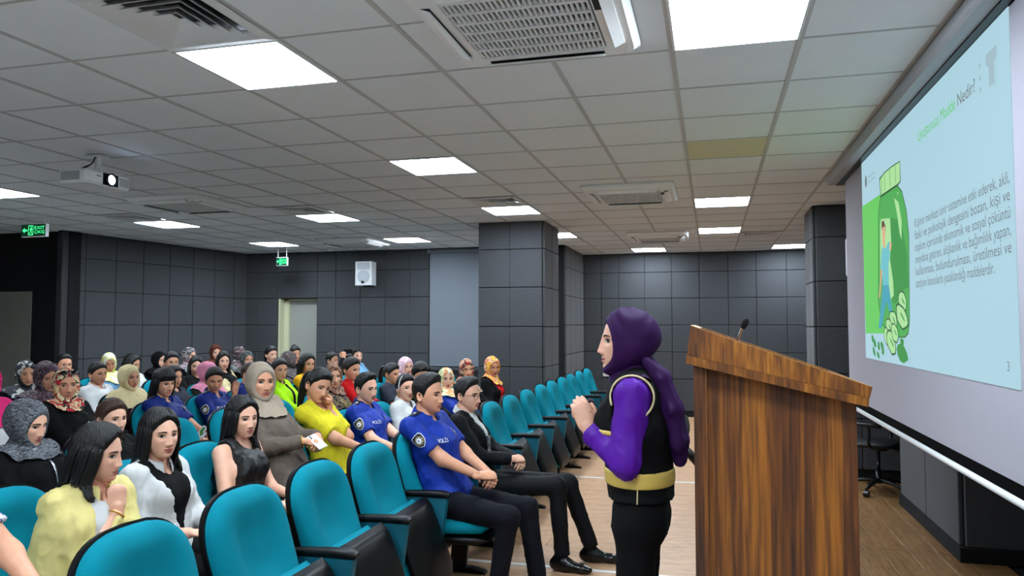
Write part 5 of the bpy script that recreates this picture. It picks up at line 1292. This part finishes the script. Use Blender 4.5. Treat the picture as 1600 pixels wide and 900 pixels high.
# ------------------------------------------------------------------ the seated audience: each placed in its row by where its head is
OCC = {r: [] for r in ROWX}
SHORT = {}
def seat_person(key, u, v, row, label, dx=.15, sy=None, by=0.0, **kw):
    hx = ROWX[row] + dx; hw = at_x(u, v, hx); cy = sy if sy is not None else hw[1] + by
    base = (ROWX[row] + .30, cy)
    kw.setdefault('q', 2 if row == 1 else (1 if row < 4 else 0))
    K = person(key, label, hw, base, **kw); OCC[row].append((cy, kw.get('short') or label)); return K
A = lambda W, d, back, hp, hint: (lambda J, k: (np.array(W(J)) if callable(W) else J['P'] + np.array(W), v3(*d), v3(*back), hp, v3(*hint)))
near_head = lambda dx, dy, dz: (lambda J: J['Hc'] + v3(dx, dy, dz))
face_pt = lambda dx, dy, dz, w: (lambda J: J['Hc'] + J['R'] @ v3(dx, dy, dz) + v3(*w))
PEOPLE = [
 # front row
 dict(key='paisley', u=-128, v=698, row=2, dx=0.4, sy=1.8, label='person in a blue and white paisley blouse at the bottom left corner, arm only', rel=40, hair='tiedback', top=S_pai, sleeve=.62, pose='rest', sk='b', fat=1.25, q=2, armo={1: A((.42, .20, .20), (1, -.1, -.1), (0, 0, 1), 'relax', (-.2, .9, -.8))}),
 dict(key='officer_front', u=669, v=616, row=1, dx=0.15, sy=4.47, label='police officer with short black hair sitting in the front row, hands folded', yaw=-.18, rel=58, pitch=2, male=True, fat=1.1, s=1.04, hair='quiff', sk='b', top=C_pol, sleeve=.72, bottom=C_nvy, pose='clasp', vneck=.05, collar=C_pol, extra=[police()], knee={-1: ((.50, -.20, .52), (.42, -.2, .085)), 1: ((.50, .06, .52), (.58, .05, .085))}),
 dict(key='suit', u=731, v=617, row=1, dx=0.22, sy=5.06, label='man in a dark suit and tie with round glasses sitting in the front row', rel=56, pitch=3, male=True, fat=1.0, s=.99, hair='quiff', sk='a', top=C_suit, sleeve=2.0, bottom=C_suit, pose='clasp', inner=C_wht, openv=(-.28, .21), vneck=.03, collar=C_wht, extra=[eyeglasses(), strip('tie', [(0, .08), (.0, .25), (.004, .55)], [.018, .026, .036], pattern('tie_print', [(24, 26, 34), (150, 152, 160), (30, 32, 40)], 60), .010, 't0'), strip('lapel', [(-.075, .04), (-.085, .2), (-.03, .5)], [.012, .03, .006], C_suit, .007), strip('lapel', [(.075, .04), (.085, .2), (.03, .5)], [.012, .03, .006], C_suit, .007)], legx=.10, knee={-1: ((.58, -.10, .55), (.62, -.12, .085)), 1: ((.62, .10, .53), (.78, .12, .085))}),
 # second row
 dict(key='yellow_shirt', u=153, v=709, row=2, dx=0.36, sy=2.42, q=2, label='woman in a soft yellow shirt resting her chin on her hand', rel=62, pitch=6, yaw=-.15, hair='long', hl=.26, sk='a', top=C_yel, sleeve=1.9, bottom=C_blk, inner=C_wht, openv=(-.26, .22), vneck=.05, collar=C_yel, armo={-1: A(face_pt(.085, -.012, -.115, (.03, 0, -.105)), (-.15, .05, 1), (.8, -.6, .1), 'fist', (.1, -.6, -1)), 1: A((.30, .10, .17), (.6, -.8, 0), (0, 0, 1), 'relax', (-.2, .7, -1))}, extra=[wristband(-1), earring(-1, (230, 226, 220), .6)]),
 dict(key='curly', u=249, v=679, row=2, dx=0.26, sy=3.06, q=2, label='woman with long curly black hair in an open white shirt over a black top', rel=30, pitch=0, hair='curly', hl=.36, sk='a', top=C_wht, sleeve=1.7, inner=C_blk, openv=(-.34, .30), vneck=.055, collar=C_wht, pose='lap'),
 dict(key='sleeveless', u=378, v=653, row=2, dx=0.22, sy=3.66, q=2, label='woman with long straight black hair in a sleeveless black top', rel=34, pitch=2, hair='long', hl=.33, sk='a', top=mat('satin_black', (7, 7, 8), .5, .1, 30), sleeve=0, vneck=.06, pose='lap', fat=1.05, extra=[earring(-1, (230, 226, 220), 1.0)]),
 dict(key='taupe', u=407, v=596, row=2, dx=0.02, sy=4.22, q=2, label='woman in a taupe headscarf and grey-brown shirt holding a phone in folded hands', rel=24, pitch=2, scarf=C_tsc, sk='b', top=C_tau, sleeve=1.95, pose='clasp', fat=1.2, s=1.03, bun=.015, extra=[wristband(-1)], armo={-1: A((.10, -.075, .38), (.55, .8, -.25), (.2, -.5, .85), 'curl', (-.4, -.6, -1)), 1: A((.12, .05, .39), (.5, -.8, -.3), (.2, .4, .9), 'curl', (-.4, .7, -1))}, slength=.8, scz=.85),
 dict(key='yellow_tee', u=497, v=603, row=2, dx=0.16, sy=4.8, q=2, label='woman in a bright yellow tee leaning her head on her fist', rel=34, pitch=14, roll=-12, hair='pony', sk='b', top=C_yt, sleeve=.8, vneck=.05, fat=1.1, armo={1: A(face_pt(.06, .075, -.06, (.0, .01, -.085)), (.05, -.1, 1), (.4, .9, .1), 'fist', (.2, .8, -1)), -1: A((.30, .02, .17), (.6, .8, 0), (0, 0, 1), 'relax', (-.2, -.9, -.8))}, lid=.6),
 dict(key='officer_second', u=572, v=607, row=2, dx=0.15, sy=5.4, q=2, label='police officer with a dark crop in the second row, arms in his lap', rel=46, pitch=4, male=True, hair='quiff', sk='a', top=C_pol, sleeve=.75, bottom=C_nvy, vneck=.05, collar=C_pold, pose='lap', extra=[police()]),
 dict(key='headband', u=634, v=606, row=2, dx=.26, sy=5.98, label='woman in a white blouse with a white headband and large earrings', rel=28, pitch=0, hair='tiedback', sk='a', top=C_wht, sleeve=1.9, vneck=.05, fat=1.05, s=.96, extra=[headband, earring(-1, None, 1.6)], collar=C_wht),
 dict(key='sunglass_black', u=657, v=586, row=2, dx=.15, sy=6.62, label='dark-haired person with sunglasses pushed up, hidden behind the front officer', rel=22, pitch=18, hair='tiedback', sk='b', top=C_blk, extra=[sunglasses], lid=.7),
 dict(key='pastel', u=697, v=592, row=2, dx=.10, sy=7.35, label='woman in a pastel green and orange headscarf and blue top', rel=16, scarf=S_pas, sk='a', top=C_pol, pitch=2, s=.97),
 dict(key='red_floral_back', u=729, v=577, row=2, sy=7.8, label='woman in a red and black floral headscarf behind the man in the suit', rel=16, scarf=S_rdf, sk='b', top=C_blk, s=.95),
 dict(key='orange_floral', u=769, v=573, row=2, dx=0.3, sy=8.55, label='woman in an orange floral headscarf with a red top under a black jacket', rel=28, pitch=10, scarf=S_orf, sk='c', top=C_blk, inner=C_red, openv=(-.36, .35), vneck=.04, fat=1.15, slength=.7, scz=.8, lid=.5),
 # third row
 dict(key='zebra', u=43, v=662, row=3, q=2, label='woman in a grey zebra-striped headscarf and black zip top', rel=48, pitch=12, scarf=S_zeb, sk='a', top=C_blk, fat=1.15, s=1.05, bun=.03, lid=.4, slength=.7, scz=.8, extra=[strip('zip', [(.0, .02), (.005, .2), (.01, .45)], [.006, .006, .006], mat('zip_silver', (170, 174, 180), .3, metal=1.0), .010)]),
 dict(key='brown_hair', u=175, v=654, row=3, q=2, label='woman with brown hair tied in a bun in a black top', rel=34, pitch=2, hair='bun', hm=H_brn, sk='a', top=C_blk, s=.98),
 dict(key='blue_bangs', u=256, v=599, row=4, q=2, label='woman with black bangs in a dark blue polo holding a leaflet', rel=34, pitch=6, hair='longbangs', hl=.30, sk='b', top=C_pold, sleeve=.8, vneck=.05, collar=C_pold, extra=[police(False, False)], pose='lap'),
 dict(key='polis_woman', u=335, v=594, row=4, q=2, label='policewoman looking down with one open hand raised beside her face', rel=10, pitch=12, hair='tiedback', hm=H_dbr, sk='c', top=C_pold, sleeve=.8, vneck=.05, collar=C_pold, extra=[police(True, False)], lid=.75, armo={1: A(near_head(.10, .17, -.16), (.1, .05, 1), (-.9, .3, 0), 'flat', (.2, .8, -1))}),
 dict(key='neon', u=437, v=578, row=4, label='woman in a neon yellow police vest with a black placket', rel=26, pitch=4, hair='tiedback', sk='b', top=C_neon, sleeve=1.9, vneck=.04, collar=C_blk, extra=[strip('placket', [(0, .04), (.0, .3), (0, .5)], [.02, .02, .02], C_blk, .006)]),
 dict(key='brown_shawl', u=521, v=588, row=3, sy=6.55, label='older woman in a brown print headscarf and dark patterned shawl', rel=12, pitch=2, scarf=S_shw, sk='b', top=S_shb, s=1.03, slength=.6, scz=.7),
 dict(key='red_top', u=549, v=577, row=3, sy=7.2, label='woman in a red top with dark hair in a top bun', rel=46, pitch=8, hair='topbun', hm=H_dbr, sk='b', top=C_red, vneck=.03),
 dict(key='navy_tee', u=612, v=584, row=3, sy=7.95, label='woman with a high black ponytail in a dark grey tee', rel=54, pitch=8, hair='pony', sk='b', top=C_grey, sleeve=.8, lid=.5),
 dict(key='pink_white', u=634, v=573, row=3, sy=8.55, label='woman in a pale pink dotted headscarf near the roller blind', rel=30, scarf=S_pkw, sk='a', top=C_blk, s=.97),
 # fourth row
 dict(key='edge_pink', u=-24, v=598, row=4, label='person in white with a bright pink scarf cut off by the left edge', rel=40, scarf=C_pink, top=C_wht, sk='b', sleeve=1.4),
 dict(key='red_floral', u=103, v=602, row=4, q=2, label='woman in a red and cream floral headscarf and buttoned black coat', rel=12, pitch=0, scarf=S_red, sk='c', top=C_blk, fat=1.15, s=1.03, bun=.015, slength=.55, scz=.7, extra=[buttons(4, M_txt, .03), sunglasses]),
 dict(key='cream_scarf', u=202, v=590, row=5, q=1, label='woman in a cream headscarf draped over a maroon top', rel=34, pitch=2, scarf=C_crm, sk='c', top=C_mar, slength=1.15, bun=.03, s=1.03),
 dict(key='long_dark', u=271, v=589, row=5, label='woman with loose dark hair half hidden behind the woman with bangs', rel=40, hair='long', hm=H_dbr, sk='b', top=C_grey, s=.97),
 dict(key='pink_scarf', u=325, v=583, row=5, label='woman in a dusty pink headscarf and olive top behind the policewoman', rel=52, pitch=6, scarf=C_pnk, sk='b', top=C_olv, bun=.03, s=1.03),
 dict(key='blond_glasses', u=391, v=585, row=4, label='person with light brown hair and glasses in a police polo, head bowed', rel=62, pitch=16, hair='short', hm=H_brn, sk='a', male=True, top=C_pold, sleeve=.8, collar=C_pold, extra=[eyeglasses((40, 26, 20))], lid=.7),
 dict(key='gold', u=480, v=569, row=4, label='woman in a golden yellow top with shoulder-length dark hair', rel=30, hair='long', hl=.22, sk='b', top=C_gold, sleeve=.9, vneck=.055, s=1.03, extra=[earring(-1, (230, 226, 220), 1.2)]),
 dict(key='phone', u=519, v=563, row=5, label='person holding up a phone with both hands to take a picture', rel=58, hair='short', sk='b', top=C_blk, armo={1: A(near_head(.26, .07, .03), (-.1, -.15, 1), (.5, .9, 0), 'grip', (0, .8, -1)), -1: A(near_head(.24, -.10, .03), (-.1, .15, 1), (.5, -.9, 0), 'grip', (0, -.8, -1))}, extra=[sunglasses]),
 dict(key='man_sunglasses', u=558, v=556, row=5, label='man with sunglasses on his head in a blue shirt behind the raised phone', rel=26, male=True, hair='short', sk='a', top=C_lb, extra=[sunglasses]),
 # fifth row
 dict(key='dark_floral', u=73, v=589, row=5, label='woman in a dark purple floral headscarf and black coat', rel=24, pitch=14, scarf=S_dkf, sk='c', top=C_blk, fat=1.15, s=1.05, lid=.6, bun=.03),
 dict(key='white_shirt', u=153, v=584, row=6, label='woman with short dark hair in an open-necked white shirt', rel=34, hair='tiedback', sk='c', top=C_wht, vneck=.055, collar=C_wht, s=1.04, extra=[earring(-1, (230, 226, 220), 1.2)]),
 dict(key='black_hair', u=306, v=572, row=6, label='woman with long black hair and eyes lowered, all in black', rel=8, pitch=6, hair='long', sk='a', top=C_blk, lid=.6, s=1.03),
 dict(key='cream_jacket', u=349, v=564, row=6, label='woman with black hair in a cream jacket over black', rel=14, hair='long', sk='a', top=C_crm, inner=C_blk, openv=(-.36, .4), s=1.03),
 dict(key='charcoal_scarf', u=452, v=563, row=5, label='woman in a charcoal print headscarf with her face turned away', rel=118, scarf=S_drk, sk='b', top=S_drk, bun=.03),
 # sixth row
 dict(key='navy_scarf', u=41, v=584, row=6, label='woman in a navy and white headscarf and navy coat at the far left', rel=12, scarf=S_nvw, sk='b', top=C_navy, fat=1.1, s=1.06),
 dict(key='yellow_scarf', u=170, v=567, row=7, sy=7.75, label='woman in a yellow and white headscarf with her head bowed', rel=10, pitch=16, scarf=S_ywh, sk='c', top=C_lb, s=1.03, lid=.8),
 dict(key='dark_back', u=206, v=569, row=7, sy=8.45, label='person with dark hair behind the cream headscarf', rel=56, pitch=10, hair='long', sk='b', top=C_wht, s=1.06),
 dict(key='dark_low', u=268, v=566, row=6, label='person with dark hair, forehead just visible behind the woman with bangs', rel=18, hair='tiedback', sk='b', top=C_blk, s=1.04),
 dict(key='grey_floral', u=386, v=562, row=6, label='woman in a grey print headscarf and black top', rel=24, scarf=S_fl2, sk='b', top=C_blk, s=1.04),
 dict(key='grey_top', u=424, v=554, row=6, label='woman with a dark ponytail in a grey top beside the far door', rel=30, hair='pony', sk='a', top=C_grey, s=1.03),
 dict(key='door_back', u=461, v=553, row=6, label='person with pinned-up hair in front of the far door', rel=26, hair='topbun', hm=H_dbr, sk='b', top=C_blk),
 # seventh row
 dict(key='dark_left', u=100, v=570, row=7, label='person with dark hair against the black wall, behind the red floral headscarf', rel=20, hair='short', sk='b', top=C_blk, s=1.04),
 dict(key='black_scarf', u=249, v=563, row=7, label='person in a black headscarf against the left wall', rel=40, scarf=C_blk, sk='a', top=C_blk),
 dict(key='rose_scarf', u=296, v=556, row=7, label='woman in a grey and rose headscarf against the left wall', rel=46, scarf=S_f28, sk='a', top=C_blk),
 dict(key='brown_scarf', u=337, v=551, row=7, label='woman in a brown headscarf at the back by the wall corner', rel=16, scarf=S_brn, sk='a', top=C_blk),
 dict(key='black_floral', u=374, v=553, row=7, label='woman in a black floral headscarf and white top in the last row', rel=60, scarf=S_fl1, sk='b', top=C_wht),
]
for r in ROWX:                        # seats of one row keep their spacing
    L = [d for d in PEOPLE if d['row'] == r]
    for d in L: d['sy'] = d.get('sy', at_x(d['u'], d['v'], ROWX[r] + d.get('dx', .15))[1])
    L.sort(key=lambda d: d['sy'])
    for _ in range(30):
        for p_, q_ in zip(L, L[1:]):
            g_ = .575 - (q_['sy'] - p_['sy'])
            if g_ > 0: p_['sy'] -= g_ / 2; q_['sy'] += g_ / 2
KP = {}
for d in PEOPLE: KP[d['key']] = seat_person(**d)

# chairs under people and the empty ones between them
for r in ROWX:
    for cy, lb in OCC[r]:
        wd_ = lb.replace(',', '').split()[:12]
        while wd_[-1] in ('and', 'in', 'a', 'an', 'with', 'of', 'the', 'on', 'by', 'at', 'her', 'his', 'over', 'to', 'buttoned', 'behind', 'holding', 'under', 'up', 'black', 'white', 'open', 'all', 'just', 'one', 'beside', 'looking', 'bright', 'dark'): wd_.pop()
        chair(ROWX[r], cy, False, 'teal chair under the ' + ' '.join(wd_), 'occupied chairs')
for r in range(3, 8):                 # fold-up chairs nobody sits on, in the gaps of each row
    ys = sorted(c for c, _ in OCC[r]); k = 0; gaps = list(zip(ys, ys[1:])) + [(ys[-1], 10.9)]
    for a_, b_ in gaps:
        n_e = int((b_ - a_) / .60 + .12) - 1
        for i in range(n_e):
            chair(ROWX[r], a_ + (b_ - a_) * (i + 1) / (n_e + 1), True, 'empty teal chair in the %s row, %s of those left free' % (ORD[r - 1], (ORD + ['eleventh', 'twelfth', 'thirteenth'])[k]), 'empty chairs among the audience'); k += 1

# things people hold
def phone(loc, rot, label, wd=.074, m=M_black):
    t = thing('phone', label, 'phone', loc); t.rotation_euler = rot
    boxobj('phone_body', (-.004, -wd / 2, -.077), (.004, wd / 2, .077), m, t, .003)
    boxobj('screen_glass', (-.0046, -wd / 2 + .003, -.073), (-.0041, wd / 2 - .003, .073), M_glass, t)
    for z_ in (.062, .044):
        V, F = lathe([(.007, 0), (.007, .002), (.004, .0025), (0, .0025)], 10); MB().add(V[:, [2, 0, 1]] + v3(.004, -.018, z_), F).obj('camera_lens', M_glass, t)
    return t
K = KP['phone']; t0 = K['t0']; c = (np.array(t0.location) + 0.5 * (K['J']['W'][1] + K['J']['W'][-1]) + v3(.02, 0, .105))
phone(tuple(c), (math.pi / 2, 0, math.radians(-25)), 'black phone held up sideways above the audience')
K = KP['taupe']; t0 = K['t0']; c = (np.array(t0.location) + 0.5 * (K['J']['W'][1] + K['J']['W'][-1]) + v3(.05, -.02, -.012))
phone(tuple(c), (0.5, -.95, math.radians(-50)), 'white phone in the hands of the woman in the taupe headscarf', .074, M_white).scale = (.85, .85, .85)
K = KP['blue_bangs']; t0 = K['t0']; c = (np.array(t0.location) + K['J']['W'][-1] + v3(.06, .05, .05))
t = thing('leaflet', 'white leaflet with green shapes held in the lap of the woman with bangs', 'leaflet', tuple(c)); t.rotation_euler = (.9, 0.1, -.5)
boxobj('sheet', (-.07, -.05, -.0008), (.07, .05, .0008), M_txt, t)
for (x, y, rx, ry, m) in ((-.03, .01, .025, .03, mat('leaf_green', (70, 150, 50), .6)), (.0, -.02, .022, .02, MATS['leaf_green']), (.04, .015, .014, .014, C_red)):
    a = np.linspace(0, 2 * math.pi, 14, endpoint=False); MB().add(np.stack([x + rx * np.cos(a), y + ry * np.sin(a), np.full(14, .0014)], 1), [list(range(14))]).obj('print', m, t, False)

# ------------------------------------------------------------------ the speaker
def vest(K):
    J, t0 = K['J'], K['t0']; P, N, C = J['P'], J['N'], J['C']
    vs = SDF(.035); torso(vs, J, .022, True, .86); vs.cap(P + v3(0, -.06, -.03), P + v3(0, .06, -.03), .112, .112)
    hem = P[2] + .068
    def holes(Pp):
        d = None
        for k in (-1, 1):
            S, E = J['SJ'][k], J['E'][k]; a = S + v3(.0, k * .005, .0); b_ = lerp(S, E, .5) + v3(0, k * .03, 0)
            ba = b_ - a; tt_ = np.clip((Pp - a) @ ba / (ba @ ba), 0, 1); dd = .068 - np.linalg.norm(Pp - a - tt_[..., None] * ba, axis=-1); d = dd if d is None else np.maximum(d, dd)
        return d
    nc = N + v3(.05, 0, .03)
    cl = [lambda Pp: hem - Pp[..., 2], holes, lambda Pp: .075 - np.linalg.norm(Pp - nc, axis=-1)]
    vs.clip = list(cl); V, F = vs.mesh(.0095); ve = MB().add(*tidy(V, F, .003, 5)).obj('vest', C_blk, t0)
    gb = mat('reflective_gold', (222, 190, 96), .4, .1, 300); pipe = mat('piping_cream', (214, 196, 150), .6)
    def band(nm, z0, z1, m, extra=None, slope=0.0):
        bs = SDF(.035); bs.p = [(p[0], p[1], p[2] + .0045, p[3] + .0045) + p[4:] for p in vs.p]; bs.clip = cl + [lambda Pp: z0 + slope * Pp[..., 0] - Pp[..., 2], lambda Pp: Pp[..., 2] - z1 - slope * Pp[..., 0]] + ([extra] if extra else [])
        V, F = bs.mesh(.0085); MB().add(V, F).obj(nm, m, ve)
    band('reflective_band', P[2] + .118, P[2] + .176, gb)
    band('chest_stripe', C[2] - .015, C[2] + .006, gb, lambda Pp: .045 - Pp[..., 0])
    for k in (-1, 1):
        S = J['SJ'][k]; a = np.linspace(-.4, math.pi + 1.0, 40); ring = np.stack([S[0] + .076 * np.cos(a), np.full(40, S[1] - k * .005), S[2] - .005 + .076 * np.sin(a)], 1)
        vs2 = SDF(.035); vs2.p = vs.p; V, F = tube(vs2.cast(ring + v3(0, k * .1, 0), v3(0, -k, 0)) + v3(0, k * .003, 0), .0042, 6); MB().add(V, F).obj('armhole_piping', pipe, ve)
    seam = np.stack([np.full(14, -.0), np.full(14, .30), np.linspace(P[2] + .30, hem + .005, 14)], 1); vs2 = SDF(.035); vs2.p = vs.p
    V, F = tube(vs2.cast(seam, v3(0, -1, 0)) + v3(0, .002, 0), .0025, 6); MB().add(V, F).obj('side_seam', pipe, ve)
    # tail of the scarf down the back
    Hc = K['Hc']; ts = SDF(.02)
    path = [Hc + v3(-.075, .03, -.07), Hc + v3(-.125, .03, -.13), Hc + v3(-.165, .035, -.24), Hc + v3(-.185, .03, -.35), Hc + v3(-.19, .02, -.42)]
    for i, (r0, r1) in enumerate(((.045, .065), (.065, .075), (.075, .07), (.07, .05))): ts.cap(path[i], path[i + 1], r0 * .45, r1 * .45, (0, 1, 0), 2.0)
    V, F = ts.mesh(.009); V = V + vnorm(V, F) * (.006 * np.sin(V[:, 1] * 140 + V[:, 2] * 12))[:, None]; MB().add(V, F).obj('scarf_tail', C_pur, t0)
sb_ = (-.255, 2.80); hw = at_x(968, 536, -.325); hw = v3(-.305, 2.80, 1.558)
person('speaker', 'woman in a purple headscarf and black vest with gold bands speaking beside the lectern', hw, sb_, rel=-78, yaw=math.pi, pitch=-2, q=2, s=1.02, fat=.86, scarf=C_pur, bun=.022, sk='a', top=C_purs, sleeve=1.97, bottom=C_blk, stand=True, group='speaker', vneck=0, lean=(0.0, 0, 0), scz=.4, slength=.5, dpush=.004, hair=None, lid=.2, sg=.006, al=.86,
       armo={1: lambda J, k: (v3(.180, .075, 1.235), v3(.35, -.15, .9), v3(-.3, .9, .2), 'point', v3(-.9, .8, -.9)), -1: lambda J, k: (v3(.175, -.03, 1.235), v3(.4, .35, .8), v3(-.3, -.9, .3), 'curl', v3(-.4, -.7, -.8))}, extra=[vest])
